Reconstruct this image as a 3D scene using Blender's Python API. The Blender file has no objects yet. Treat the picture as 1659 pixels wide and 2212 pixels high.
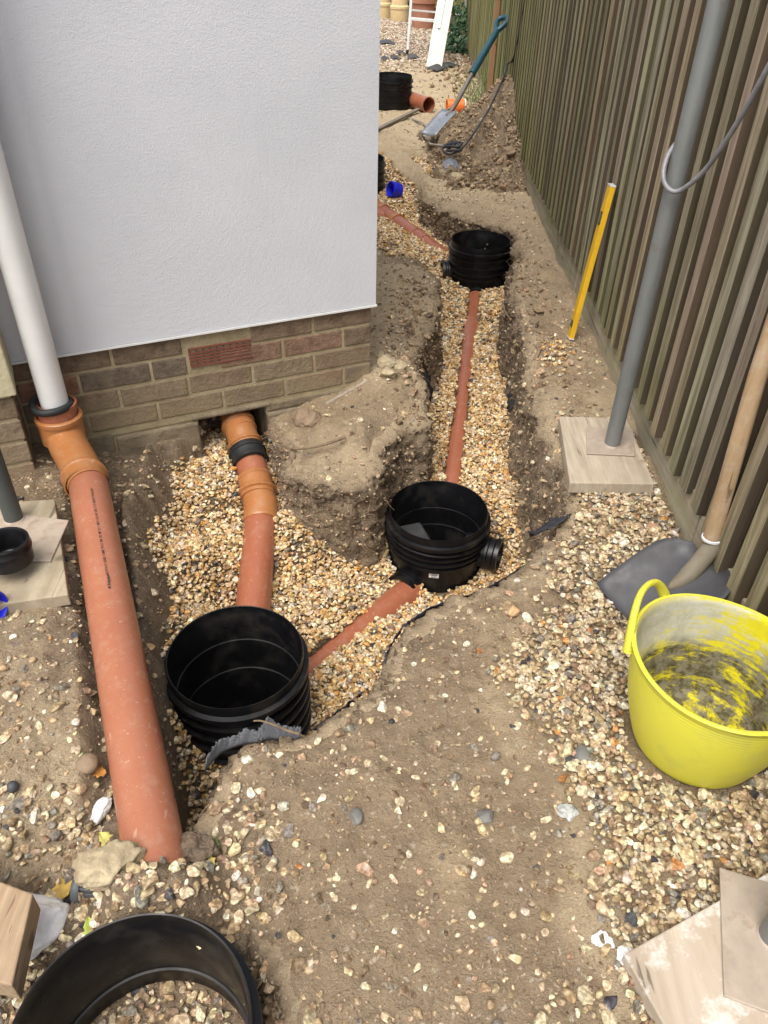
import bpy, bmesh, math, random
import numpy as np
from mathutils import Vector, Matrix
random.seed(7); rng = np.random.default_rng(11)
S = bpy.context.scene; COL = S.collection
R = math.radians

# ------------------------------------------------------------------ camera
CAM_H, PITCH, ROLL = 1.36, R(38.0), R(1.5)
FPX, CX, CY = 1662.0, 829.5, 1106.0                     # focal length in px of a 1659x2212 frame
cw = np.array([0, math.cos(PITCH), -math.sin(PITCH)]); u0 = np.array([0, math.sin(PITCH), math.cos(PITCH)]); r0 = np.array([1.0, 0, 0])
cr = r0 * math.cos(ROLL) + u0 * math.sin(ROLL); cu = -r0 * math.sin(ROLL) + u0 * math.cos(ROLL)
cam = bpy.data.cameras.new("camera"); co = bpy.data.objects.new("camera", cam); COL.objects.link(co)
cam.sensor_fit = 'VERTICAL'; cam.sensor_height = 36; cam.lens = 36 * FPX / 2212; cam.clip_start = 0.05; cam.clip_end = 400
co.matrix_world = Matrix(((cr[0], cu[0], -cw[0], 0), (cr[1], cu[1], -cw[1], 0), (cr[2], cu[2], -cw[2], CAM_H), (0, 0, 0, 1)))
S.camera = co
# ------------------------------------------------------------------ world, sun, exposure
SUN_EL, SUN_AZ = R(62), R(205)                          # azimuth clockwise from +Y: behind the camera, from the left
W = bpy.data.worlds.new("World"); S.world = W; W.use_nodes = True
nt = W.node_tree; bg = nt.nodes["Background"]
sky = nt.nodes.new("ShaderNodeTexSky"); sky.sky_type = 'NISHITA'; sky.sun_disc = False
sky.sun_elevation = SUN_EL; sky.sun_rotation = SUN_AZ; sky.air_density = 1.0; sky.dust_density = 4.0; sky.ozone_density = 0.6
hs = nt.nodes.new("ShaderNodeHueSaturation"); hs.inputs['Saturation'].default_value = 0.5
nt.links.new(sky.outputs[0], hs.inputs['Color']); nt.links.new(hs.outputs[0], bg.inputs[0]); bg.inputs[1].default_value = 0.15
sl = bpy.data.lights.new("sun", 'SUN'); so = bpy.data.objects.new("sun", sl); COL.objects.link(so)
sl.energy = 1.4; sl.angle = R(45); sl.color = (1.0, 0.96, 0.9)
sd_ = Vector((math.sin(SUN_AZ) * math.cos(SUN_EL), math.cos(SUN_AZ) * math.cos(SUN_EL), math.sin(SUN_EL)))
so.rotation_euler = sd_.to_track_quat('Z', 'Y').to_euler()
S.view_settings.view_transform = 'Standard'; S.view_settings.look = 'None'; S.view_settings.exposure = 0.84; S.view_settings.gamma = 1
S.cycles.max_bounces = 6; S.cycles.diffuse_bounces = 3; S.cycles.use_denoising = True

def at(x, y, z):
    """world point at height z seen at pixel (x, y) of a 1659x2212 frame"""
    d = cr * (x - CX) / FPX - cu * (y - CY) / FPX + cw
    t = (z - CAM_H) / d[2]
    return Vector((d[0] * t, d[1] * t, z))

# ------------------------------------------------------------------ numpy noise
def _h(i, s): 
    i = (i.astype(np.int64) * 0x9E3779B1 + s * 0x85EBCA6B) & 0xFFFFFFFF
    i ^= i >> 15; i = (i * 0x2C1B3C6D) & 0xFFFFFFFF; i ^= i >> 12; i = (i * 0x297A2D39) & 0xFFFFFFFF; i ^= i >> 15
    return i
def noise3(x, y, z, s=0):
    xi, yi, zi = np.floor(x), np.floor(y), np.floor(z); fx, fy, fz = x - xi, y - yi, z - zi
    q = lambda t: t * t * t * (t * (t * 6 - 15) + 10)
    ux, uy, uz = q(fx), q(fy), q(fz); xi = xi.astype(np.int64); yi = yi.astype(np.int64); zi = zi.astype(np.int64); out = 0
    for dx in (0, 1):
        for dy in (0, 1):
            for dz in (0, 1):
                k = _h(xi + dx + 1013 * (yi + dy) + 70001 * (zi + dz), s) / 4294967295.0 * 2 - 1
                out = out + k * (ux if dx else 1 - ux) * (uy if dy else 1 - uy) * (uz if dz else 1 - uz)
    return out
def fbm(x, y, z=None, o=4, s=0, g=0.5):
    z = np.zeros_like(x) if z is None else z; a, t, f = 1.0, 0, 1.0
    for k in range(o): t = t + a * noise3(x * f + 3.1 * k, y * f + 1.7 * k, z * f, s + k); a *= g; f *= 2.03
    return t
sstep = lambda a, b, x: (lambda t: t * t * (3 - 2 * t))(np.clip((x - a) / (b - a), 0, 1))

# ------------------------------------------------------------------ materials
class NT:
    def __init__(s, name, rough=0.8, spec=0.3):
        s.m = bpy.data.materials.new(name); s.m.use_nodes = True; s.t = s.m.node_tree; s.n = s.t.nodes; s.b = s.n["Principled BSDF"]
        s.b.inputs['Roughness'].default_value = rough; s.b.inputs['Specular IOR Level'].default_value = spec; s.c = None
    def node(s, ty, **k):
        n = s.n.new(ty)
        for a, v in k.items():
            if a in n.inputs: n.inputs[a].default_value = v
            else: setattr(n, a, v)
        return n
    def L(s, a, b): s.t.links.new(a, b)
    def co(s, scale=(1, 1, 1), obj=True):
        if not s.c: s.c = s.node("ShaderNodeTexCoord")
        mp = s.node("ShaderNodeMapping"); mp.inputs['Scale'].default_value = scale; s.L(s.c.outputs['Object' if obj else 'UV'], mp.inputs[0]); return mp.outputs[0]
    def noise(s, sc, det=4, rough=0.55, dist=0, vec=None, scale=(1, 1, 1)):
        n = s.node("ShaderNodeTexNoise", Scale=sc, Detail=det, Roughness=rough, Distortion=dist); s.L(vec or s.co(scale), n.inputs['Vector']); return n.outputs['Fac']
    def ramp(s, f, stops):
        r = s.node("ShaderNodeValToRGB"); e = r.color_ramp.elements
        while len(e) < len(stops): e.new(0.5)
        for i, (p, c) in enumerate(stops): e[i].position = p; e[i].color = (*c, 1) if len(c) == 3 else c
        s.L(f, r.inputs[0]); return r.outputs[0]
    def gray(s, f, a, b): return s.ramp(f, [(a, (0, 0, 0)), (b, (1, 1, 1))] if a < b else [(b, (1, 1, 1)), (a, (0, 0, 0))])
    def mix(s, f, a, b, mode='MIX'):
        m = s.node("ShaderNodeMix", data_type='RGBA', blend_type=mode)
        for i, v in ((0, f), (6, a), (7, b)):
            if isinstance(v, (int, float)): m.inputs[i].default_value = v
            elif isinstance(v, (tuple, list)): m.inputs[i].default_value = (*v, 1)
            else: s.L(v, m.inputs[i])
        return m.outputs[2]
    def math(s, op, a, b=0.0):
        m = s.node("ShaderNodeMath", operation=op)
        for i, v in ((0, a), (1, b)):
            if isinstance(v, (int, float)): m.inputs[i].default_value = v
            else: s.L(v, m.inputs[i])
        return m.outputs[0]
    def attr(s, name, out='Color'): return s.node("ShaderNodeAttribute", attribute_name=name).outputs[out]
    def col(s, c):
        if isinstance(c, (tuple, list)): s.b.inputs['Base Color'].default_value = (*c, 1)
        else: s.L(c, s.b.inputs['Base Color'])
    def rough(s, c): s.L(c, s.b.inputs['Roughness'])
    def bump(s, h, st=0.5, d=0.01):
        b = s.node("ShaderNodeBump", Strength=st, Distance=d)
        if s.b.inputs['Normal'].links: s.L(s.b.inputs['Normal'].links[0].from_socket, b.inputs['Normal'])
        s.L(h, b.inputs['Height']); s.L(b.outputs[0], s.b.inputs['Normal'])

def plastic_black():
    m = NT("black_plastic", 0.34, 0.32); n = m.noise(9, 5, 0.6); m.col(m.mix(m.gray(n, .52, .75), (.005, .005, .006), (.028, .025, .021)))
    m.rough(m.ramp(m.noise(22, 4), [(.3, (.25,) * 3), (.7, (.5,) * 3)])); m.bump(m.noise(60, 3), .08, .002); return m.m
def clay_pipe(name, a, b, dust=.5):
    m = NT(name, 0.38, 0.5); n = m.noise(6, 5, .65); c = m.mix(n, a, b)
    sp = m.gray(m.noise(130, 2, .5), .67, .73); c = m.mix(m.math('MULTIPLY', sp, .3), c, (.62, .5, .4))
    du = m.gray(m.noise(26, 6, .78, .1), .52, .74); c = m.mix(m.math('MULTIPLY', du, dust), c, (.42, .33, .24))
    m.col(c); sc_ = m.noise(1, 2, .5, 1.5, scale=(60, 9, 60)); c = m.mix(m.math('MULTIPLY', m.gray(sc_, .70, .73), .3), c, (.6, .45, .35)); m.col(c); m.rough(m.ramp(m.noise(14, 4), [(.3, (.24,) * 3), (.75, (.46,) * 3)])); m.bump(m.noise(90, 3), .05, .002); return m.m
def ground_mat():
    m = NT("soil", 0.95, 0.15); z = m.attr("zone"); sep = m.node("ShaderNodeSeparateColor"); m.L(z, sep.inputs[0]); g, dk, pl = sep.outputs
    n1 = m.noise(3.1, 6, .6); n2 = m.noise(28, 6, .7); n3 = m.noise(160, 4, .65)
    dry = m.ramp(n1, [(.25, (.32, .238, .15)), (.5, (.42, .322, .205)), (.75, (.50, .39, .255))])
    dry = m.mix(m.gray(n2, .35, .8), dry, (.36, .27, .17)); dry = m.mix(m.math('MULTIPLY', m.gray(m.noise(9, 6, .68), .46, .68), .55), dry, (.255, .19, .12)); 
    wet = m.ramp(n2, [(.25, (.14, .10, .068)), (.55, (.26, .195, .13)), (.8, (.38, .29, .195))])
    pale = m.ramp(n2, [(.3, (.50, .39, .25)), (.7, (.62, .50, .335))])
    gv = m.ramp(n3, [(.3, (.09, .062, .035)), (.55, (.21, .15, .085)), (.8, (.34, .25, .145))])
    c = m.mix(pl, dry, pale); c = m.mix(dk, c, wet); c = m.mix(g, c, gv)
    sp = m.gray(m.noise(95, 2, .4), .64, .70); c = m.mix(m.math('MULTIPLY', sp, .55), c, (.6, .52, .4))
    sp2 = m.gray(m.noise(75, 2, .5), .33, .27); c = m.mix(m.math('MULTIPLY', sp2, .5), c, (.13, .095, .065))
    m.col(m.mix(m.math('MULTIPLY', m.gray(n3, .3, .7), .35), c, m.mix(1.0, c, (.72, .7, .68), 'MULTIPLY')))
    m.bump(n2, .8, .02); m.bump(n3, 1.0, .008); m.bump(m.noise(420, 3), .7, .003); return m.m
def stone_mat():
    m = NT("flint", 0.7, 0.25); c = m.attr("col"); n = m.noise(120, 4, .6)
    c2 = m.mix(m.gray(n, .44, .60), m.mix(1.0, c, (.52, .47, .42), 'MULTIPLY'), m.mix(1.0, c, (1.05, 1.03, 1.0), 'MULTIPLY'))
    c2 = m.mix(m.math('MULTIPLY', m.gray(m.noise(45, 3, .5), .6, .7), .45), c2, (.62, .56, .45)); m.col(c2)
    m.rough(m.ramp(m.noise(60, 2), [(.3, (.45,) * 3), (.7, (.8,) * 3)])); m.bump(n, .25, .004); return m.m
def wood(name, a, b, sc=(14, 90, 14), dirt=None, rough=.8, bump=.3):
    m = NT(name, rough, .2); n = m.noise(1.0, 5, .6, .4, scale=sc); c = m.ramp(n, [(.3, a), (.7, b)])
    k = m.noise(2.2, 4, .6, scale=tuple(v * .25 for v in sc)); c = m.mix(m.math('MULTIPLY', m.gray(k, .5, .8), .5), c, tuple(v * .55 for v in a))
    cr_ = m.noise(1.0, 3, .5, .8, scale=tuple(v * .9 for v in sc)); c = m.mix(m.math('MULTIPLY', m.gray(cr_, .335, .30), .75), c, tuple(v * .25 for v in a))
    kn = m.noise(13, 2, .4); c = m.mix(m.math('MULTIPLY', m.gray(kn, .70, .76), .7), c, tuple(v * .35 for v in a))
    if dirt: c = m.mix(m.math('MULTIPLY', m.gray(m.noise(9, 6, .75), .48, .66), dirt[1]), c, dirt[0])
    m.col(c); m.bump(n, bump, .004); return m.m
def plain(name, c, rough=.5, spec=.5, metal=0, var=.25, sc=12, bump=.1):
    m = NT(name, rough, spec); m.b.inputs['Metallic'].default_value = metal
    n = m.noise(sc, 5, .6); m.col(m.mix(m.gray(n, .3, .7), tuple(v * (1 - var) for v in c), tuple(min(1, v * (1 + var)) for v in c)))
    m.bump(m.noise(sc * 6, 3), bump, .003); return m.m
def steel(name, c=(.27, .27, .26), rust=.3, rough=.5, metal=.55):
    m = NT(name, rough, .5); m.b.inputs['Metallic'].default_value = metal
    n = m.noise(1, 5, .6, scale=(30, 30, 5)); k = m.mix(n, tuple(v * .7 for v in c), tuple(v * 1.25 for v in c))
    m.col(m.mix(m.math('MULTIPLY', m.gray(m.noise(25, 5, .7), .55, .7), rust), k, (.2, .11, .06)))
    m.rough(m.ramp(m.noise(15, 3), [(.3, (rough * .75,) * 3), (.7, (min(1, rough * 1.4),) * 3)])); m.bump(m.noise(80, 3), .1, .002); return m.m

# ------------------------------------------------------------------ mesh helpers
class MB:
    def __init__(s): s.v = []; s.f = []
    def add(s, vs, fs):
        o = len(s.v); s.v += [tuple(v) for v in vs]; s.f += [tuple(i + o for i in f) for f in fs]; return s
    def box(s, c, d, rot=None, taper=1.0):
        M_ = rot if rot is not None else Matrix.Identity(3); vs = []
        for z in (-.5, .5):
            k = taper if z > 0 else 1
            for x, y in ((-.5, -.5), (.5, -.5), (.5, .5), (-.5, .5)): vs.append(Vector(c) + M_ @ Vector((x * d[0] * k, y * d[1] * k, z * d[2])))
        return s.add(vs, [(3, 2, 1, 0), (4, 5, 6, 7), (0, 1, 5, 4), (1, 2, 6, 5), (2, 3, 7, 6), (3, 0, 4, 7)])
    def tube(s, path, rad, n=16, caps=True, squash=None):
        P = [Vector(p) for p in path]; k = len(P); rad = rad if isinstance(rad, (list, tuple)) else [rad] * k
        up = None; rings = []
        for i in range(k):
            t = (P[min(i + 1, k - 1)] - P[max(i - 1, 0)]).normalized()
            if up is None: up = Vector((0, 0, 1)) if abs(t.z) < .9 else Vector((0, 1, 0))
            a = t.cross(up).normalized(); b = a.cross(t).normalized(); up = b
            sq = squash if squash else (1, 1)
            rings.append([P[i] + (a * math.cos(2 * math.pi * j / n) * sq[0] + b * math.sin(2 * math.pi * j / n) * sq[1]) * rad[i] for j in range(n)])
        fs = [(i * n + j, i * n + (j + 1) % n, (i + 1) * n + (j + 1) % n, (i + 1) * n + j) for i in range(k - 1) for j in range(n)]
        if caps: fs += [tuple(reversed(range(n))), tuple((k - 1) * n + j for j in range(n))]
        return s.add([v for r in rings for v in r], fs)
    def lathe(s, prof, o, axis=(0, 0, 1), n=48, jit=0.0):
        ax = Vector(axis).normalized(); q = Vector((0, 0, 1)).rotation_difference(ax); vs = []; k = len(prof)
        for r, z in prof:
            for j in range(n):
                a = 2 * math.pi * j / n; vs.append(Vector(o) + q @ Vector((r * math.cos(a), r * math.sin(a), z)))
        return s.add(vs, [(i * n + j, i * n + (j + 1) % n, (i + 1) * n + (j + 1) % n, (i + 1) * n + j) for i in range(k - 1) for j in range(n)])
    def build(s, name, mat, parent=None, smooth=35, bevel=0, label=None, solid=0):
        off = Vector(parent.matrix_basis.translation) if parent else Vector((0, 0, 0)); p = parent
        while p is not None and p.parent is not None: p = p.parent; off = off + p.matrix_basis.translation
        me = bpy.data.meshes.new(name); me.from_pydata([tuple(Vector(v) - off) for v in s.v], [], s.f); me.update()
        if smooth: me.shade_smooth(); me.set_sharp_from_angle(angle=R(smooth))
        me.materials.append(mat); o = bpy.data.objects.new(name, me); COL.objects.link(o)
        if parent: o.parent = parent
        if bevel: b = o.modifiers.new("bevel", 'BEVEL'); b.width = bevel; b.segments = 2; b.limit_method = 'ANGLE'
        if solid: b = o.modifiers.new("solid", 'SOLIDIFY'); b.thickness = solid; b.offset = 0
        if label: o['label'] = label
        return o
def tag(o, label, cat=None, group=None, kind=None):
    if label: o['label'] = label
    if cat: o['category'] = cat
    if group: o['group'] = group
    if kind: o['kind'] = kind
    return o
def thing(name, label, cat, loc=(0, 0, 0), group=None):
    o = bpy.data.objects.new(name, None); COL.objects.link(o); o.location = loc; o.empty_display_size = .1; return tag(o, label, cat, group)
def bez(pts, n=8):
    P = [Vector(p) for p in pts]; out = []
    for i in range(len(P) - 1):
        p0, p1, p2, p3 = P[max(i - 1, 0)], P[i], P[i + 1], P[min(i + 2, len(P) - 1)]
        for k in range(n):
            t = k / n; out.append(.5 * ((2 * p1) + (p2 - p0) * t + (2 * p0 - 5 * p1 + 4 * p2 - p3) * t * t + (3 * p1 - p0 - 3 * p2 + p3) * t ** 3))
    return out + [P[-1]]

M = dict(
    black=plastic_black(), soil=ground_mat(), stone=stone_mat(),
    clay=clay_pipe("terracotta_plastic", (.30, .095, .048), (.37, .13, .068), .3),
    clay_dusty=clay_pipe("dusty_terracotta_plastic", (.30, .105, .058), (.37, .145, .08), .35),
    ochre=clay_pipe("ochre_fitting_plastic", (.33, .125, .04), (.41, .175, .06), .35),
    orange=clay_pipe("orange_plastic", (.75, .17, .03), (.8, .2, .04), .1),
    rubber=plain("black_rubber", (.018, .019, .02), .6, .4, sc=30),
    white=plain("white_pvc", (.72, .72, .7), .3, .5, var=.06, sc=8, bump=.03),
    ink=plain("black_ink", (.03, .02, .02), .6), sticker=plain("white_sticker", (.7, .7, .7), .5, var=.05),
    blue=plain("blue_plastic", (.012, .02, .55), .4, .5, var=.2),
)
# ------------------------------------------------------------------ terrain
# excavation: (x, y, width of its edge); small widths are cut faces, large ones slopes
PIT = [(-.8, 6.6, .3), (-.1, 6.5, .4), (.13, 5.9, .25), (.22, 5.5, .1), (.2, 5.15, .03), (.3, 4.80, .02), (.42, 4.56, .02), (.53, 4.45, .015), (.645, 4.39, .015), (.695, 4.25, .015), (.69, 4.02, .015), (.645, 3.86, .012),
       (.61, 3.7, .012), (.575, 3.4, .012), (.57, 3.05, .012), (.56, 2.79, .012), (.54, 2.46, .012), (.545, 2.15, .012), (.555, 1.95, .012), (.54, 1.78, .012), (.5, 1.67, .012),
       (.42, 1.57, .012), (.34, 1.5, .012), (.27, 1.45, .012), (.16, 1.40, .012), (.09, 1.34, .012), (.04, 1.27, .012), (.025, 1.18, .012), (-.02, 1.11, .012), (-.08, 1.05, .012),
       (-.14, 1.0, .012), (-.2, .97, .012), (-.27, .955, .012), (-.325, .91, .012), (-.34, .84, .012), (-.33, .77, .02), (-.37, .72, .12), (-.47, .74, .16), (-.50, .85, .13), (-.555, 1.05, .13), (-.615, 1.25, .13), (-.685, 1.5, .14),
       (-.76, 1.75, .14), (-.80, 2.0, .14), (-.80, 2.2, .14), (-.70, 2.3, .04), (-.66, 2.7, .012), (-.3, 2.75, .012), (-.40, 2.39, .015), (-.33, 2.25, .012), (-.31, 2.13, .012), (-.27, 2.06, .012), (-.19, 2.035, .012), (-.11, 2.05, .012),
       (-.045, 2.09, .012), (-.035, 2.17, .012), (-.005, 2.28, .012), (.055, 2.375, .012), (.135, 2.42, .012), (.13, 2.53, .012), (.095, 2.7, .012), (.11, 2.92, .012), (.17, 3.07, .012), (.2, 3.3, .012), (.215, 3.55, .012),
       (.15, 3.78, .04), (.06, 3.95, .1), (-.07, 4.3, .12), (-.35, 4.7, .12), (-.8, 5.1, .12)]
def catmull(P, per, closed=True):
    P = np.array(P, float); n = len(P); out = []
    for i in range(n if closed else n - 1):
        g = (lambda k: P[k % n]) if closed else (lambda k: P[min(max(k, 0), n - 1)])
        a, b, c, d = g(i - 1), g(i), g(i + 1), g(i + 2)
        m = max(2, int(np.linalg.norm(c[:2] - b[:2]) / per))
        for k in range(m):
            t = k / m; out.append(.5 * (2 * b + (c - a) * t + (2 * a - 5 * b + 4 * c - d) * t * t + (3 * b - a - 3 * c + d) * t ** 3))
    return np.array(out)
PITS = catmull(PIT, .03); PITS[:, 2] = np.clip(PITS[:, 2], .012, 1)
_nj = fbm(PITS[:, 0] * 9, PITS[:, 1] * 9, s=5, o=3) * .016; PITS[:, 0] += _nj; PITS[:, 1] += np.roll(_nj, 7)
LOW = np.array([(-.335, .80), (-.30, .72), (-.285, .64), (-.235, .60), (-.17, .56), (-.13, .48), (-.12, .36), (-.115, .2), (-.11, -.5), (-2.5, -.5), (-2.5, .2), (-1.2, .38), (-.8, .55), (-.6, .68), (-.45, .78)])
CHAN = np.array([(-1.02, 2.08), (-.95, 1.83), (-.84, 1.58), (-.72, 1.27), (-.645, 1.06), (-.585, .9), (-.56, .78), (-.40, .74), (-.44, .9), (-.5, 1.1), (-.58, 1.3), (-.68, 1.55), (-.78, 1.8), (-.8, 2.1), (-.85, 2.3), (-1.05, 2.25)])
def sdist(x, y, P, w=None):
    """signed distance (positive inside) to a closed polygon, and the width value of the nearest edge"""
    n = len(P); best = np.full(x.shape, 1e9); bw = np.zeros(x.shape); ins = np.zeros(x.shape, bool)
    for i in range(n):
        ax, ay = P[i][0], P[i][1]; bx, by = P[(i + 1) % n][0], P[(i + 1) % n][1]; dx, dy = bx - ax, by - ay
        t = np.clip(((x - ax) * dx + (y - ay) * dy) / (dx * dx + dy * dy + 1e-12), 0, 1)
        d = (x - ax - t * dx) ** 2 + (y - ay - t * dy) ** 2; m = d < best; best = np.where(m, d, best)
        if w is not None: bw = np.where(m, w[i] * (1 - t) + w[(i + 1) % n] * t, bw)
        ins ^= ((ay > y) != (by > y)) & (x < dx * (y - ay) / (dy if abs(dy) > 1e-12 else 1e-12) + ax)
    return np.where(ins, 1, -1) * np.sqrt(best), bw
FLOOR = np.array([(-.55, 2.3, -.19), (-.6, 2.15, -.2), (-.5, 2.0, -.28), (-.35, 2.1, -.27), (-.62, 1.75, -.20), (-.4, 1.7, -.38), (-.58, 1.5, -.22), (-.53, 1.3, -.27), (-.37, 1.3, -.45), (-.52, 1.18, -.33), (-.45, .98, -.46), (-.4, .82, -.42), (-.25, 1.03, -.52), (-.15, 1.3, -.45),
                  (-.2, 1.8, -.39), (-.22, 1.53, -.435), (-.09, 1.71, -.462), (.04, 1.89, -.49), (.1, 1.6, -.48), (.18, 1.93, -.57), (.3, 1.98, -.54), (.1, 1.93, -.54), (.3, 1.65, -.51), (.1, 1.95, -.50), (.45, 1.8, -.46), (.35, 2.4, -.37), (.35, 3.0, -.33), (.35, 3.6, -.32), (.4, 4.0, -.27), (.5, 4.2, -.27), (.45, 4.5, -.22), (.2, 4.6, -.21), (0, 5, -.22), (-.1, 4.6, -.18), (-.2, 5.5, -.18), (.1, 5.5, -.15),
                  (0, 6.0, -.06), (-.5, 5.2, -.2), (-.5, 6.1, -.06)])
SURF = np.array([(-1.1, 1.8, .0), (-1.0, 2.1, -.01), (-.95, 1.2, .02), (-.85, .8, .01), (-.75, 2.2, -.1), (-.85, 2.1, -.06), (-.55, .7, 0), (-.2, .7, 0), (.2, .8, 0), (.6, 1, 0), (.7, 1.5, -.01), (.7, 2, 0), (.3, 1.3, -.01), (.65, 2.5, .02), (.655, 2.85, .035), (.665, 3.3, .04), (.68, 3.7, .03), (.79, 2.6, -.005), (.79, 3.2, -.005), (.75, 2.93, 0), (.79, 3.8, -.005),
                 (.7, 4, 0), (.75, 4.6, .01), (.4, 5.2, -.03), (-.1, 2.3, -.04), (-.25, 2.15, -.10), (-.12, 2.13, -.135), (0, 2.25, -.12), (.1, 2.42, -.09), (0, 2.6, 0), (0, 3.2, 0), (.05, 3.8, -.02), (-.3, 4.2, -.03), (-.4, 3.4, 0), (0, 7, 0), (-1, 6, 0), (.3, 8, 0), (0, 10, 0), (0, 14, .0), (3, 5, 0), (-3, 3, 0), (-3, 9, 0)])
def idw(x, y, C, p=3):
    a = 0; b = 0
    for cx_, cy_, cz_ in C: w = 1 / (((x - cx_) ** 2 + (y - cy_) ** 2) + 1e-3) ** (p / 2); a = a + w * cz_; b = b + w
    return a / b
def pipe_d(x, y, a, b):
    dx, dy = b[0] - a[0], b[1] - a[1]; t = np.clip(((x - a[0]) * dx + (y - a[1]) * dy) / (dx * dx + dy * dy), 0, 1)
    return np.hypot(x - a[0] - t * dx, y - a[1] - t * dy), t
HOLES = [(-.372, 1.326, .17, -.80), (.193, 2.149, .17, -.78), (.495, 4.27, .158, -.7), (-.346, .400, .172, -.165)]
BEDS = [((-.275, 1.445, -.486), (.10, 1.98, -.543), .024), ((.245, 2.315, -.449), (.473, 4.12, -.322), .028), ((-.423, 2.07, -.281), (-.385, 1.46, -.405), .044), ((-.55, 2.44, -.125), (-.42, 2.05, -.29), .048)]
def ground(x, y, detail=True):
    """height, and the gravel / dark soil / pale dust masks"""
    near = (x > -3) & (x < 3) & (y < 8); z = idw(x, y, SURF); fl = idw(x, y, FLOOR)
    sd, w = sdist(x, y, PITS, PITS[:, 2]); t = sstep(0, 1, sd / w)
    lo, _ = sdist(x, y, LOW); wl = np.where((x > -.36) & (y < .82), .035, .3); tl = sstep(-wl * .5, wl * .5, lo)
    ch, _ = sdist(x, y, CHAN); tc = sstep(-.015, .035, ch)
    z = z - .025 * np.exp(-np.clip(-sd, 0, 9) / .045) * (sd < 0) * (w < .05)
    z = z - .105 * tl - .06 * tc * (1 - tl)
    n1 = fbm(x * 1.7, y * 1.7, s=1, o=3); n2 = fbm(x * 7, y * 7, s=2, o=4); n3 = fbm(x * 38, y * 38, s=3, o=3)
    far = sstep(7, 12, y)
    rough = 1 + 1.6 * tl + 1.2 * tc
    zs = z + (.012 * n1 + .008 * n2 * rough + .0034 * n3 * rough) * (1 - .5 * far)
    lump = np.abs(fbm(x * 16, y * 16, s=9, o=3)); zs = zs - .008 * np.exp(-lump * 6) * (np.abs(sd) < .25) * (sd < 0)
    zg = fl + .01 * fbm(x * 5, y * 5, s=4, o=2) + .006 * n2
    slope = ((w > .05) & (t > 0) & (t < 1)); zs2 = zs + slope * .012 * fbm(x * 20, y * 20, s=12, o=3)
    h = zs2 * (1 - t) + zg * t
    h = np.where((np.abs(x + .37) < .16) & (np.abs(y - .63) < .13), np.maximum(h, (.105 + .02 * n2) * np.exp(-((x + .37) / .10) ** 4 - ((y - .63) / .065) ** 2) - .02 - .12 * (y < .56)), h)
    for cx_, cy_, cr_, cz_ in HOLES: h = np.where(np.hypot(x - cx_, y - cy_) < cr_, np.minimum(h, cz_), h)
    for a_, b_, rr_ in BEDS:
        d_, t_ = pipe_d(x, y, a_, b_); ax_z = a_[2] + (b_[2] - a_[2]) * t_; h = np.where(d_ < rr_, np.minimum(h, ax_z + np.sqrt(np.maximum(rr_ ** 2 - d_ ** 2, 0)) - .022), h)
    gm = sstep(.42, .8, t + .14 * n2)
    # gravel lying on the surface: on the right by the tub, and the garden beyond
    gr = sstep(-.06, .06, x - (.345 + .10 * np.sin(y * 3.1) * (y < 1.2) + .2 * sstep(1.1, 1.85, y)) + .05 * n2) * sstep(2.25, 1.9, y + .2 * n2) * (sd < -.01)
    gfar = sstep(9.4, 10.6, y + .4 * n1 + .5 * n2)
    gap = sstep(6.2, 5.6, y) * sstep(.14, .02, -sd) * (sd < 0) * (w > .09) * (y > 3.7)
    left = sstep(.45, .1, np.abs(x + 1.05)) * sstep(.35, .1, np.abs(y - 1.85)) * .7
    gm = np.clip(gm + gr * .6 + gfar * .8 + gap + left * .5, 0, 1)
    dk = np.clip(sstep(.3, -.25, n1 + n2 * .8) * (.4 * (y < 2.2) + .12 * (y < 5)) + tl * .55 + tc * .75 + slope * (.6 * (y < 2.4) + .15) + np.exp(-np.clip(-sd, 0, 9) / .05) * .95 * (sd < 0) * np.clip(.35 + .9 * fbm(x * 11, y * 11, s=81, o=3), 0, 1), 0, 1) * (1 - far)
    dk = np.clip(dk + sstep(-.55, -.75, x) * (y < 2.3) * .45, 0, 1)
    ps = sstep(-.1, .5, n1 + .4 * n2) * .5 + sstep(2.6, 6, y) * .8
    return h, gm, dk, np.clip(ps, 0, 1), sd, gr, gfar
def axis_steps(segs):
    out = [segs[0][0]]
    for a, b, st in segs:
        n = max(1, int(round((b - a) / st))); out += list(np.linspace(a, b, n + 1)[1:])
    return np.array(out)
gx = axis_steps([(-80, -20, 12), (-20, -4, 2), (-4, -1.5, .12), (-1.5, -1.1, .015), (-1.1, .95, .0075), (.95, 1.4, .05), (1.4, 4, .4), (4, 20, 2), (20, 80, 12)])
gy = axis_steps([(-40, -4, 6), (-4, 0, .4), (0, .3, .03), (.3, 2.9, .0075), (2.9, 6.6, .0125), (6.6, 12, .04), (12, 18, .15), (18, 40, 2), (40, 160, 12)])
X, Y = np.meshgrid(gx, gy); H, GM, DK, PS, SD, GR, GF = ground(X.ravel(), Y.ravel())
X = X.ravel(); Y = Y.ravel(); nx, ny = len(gx), len(gy)
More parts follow.
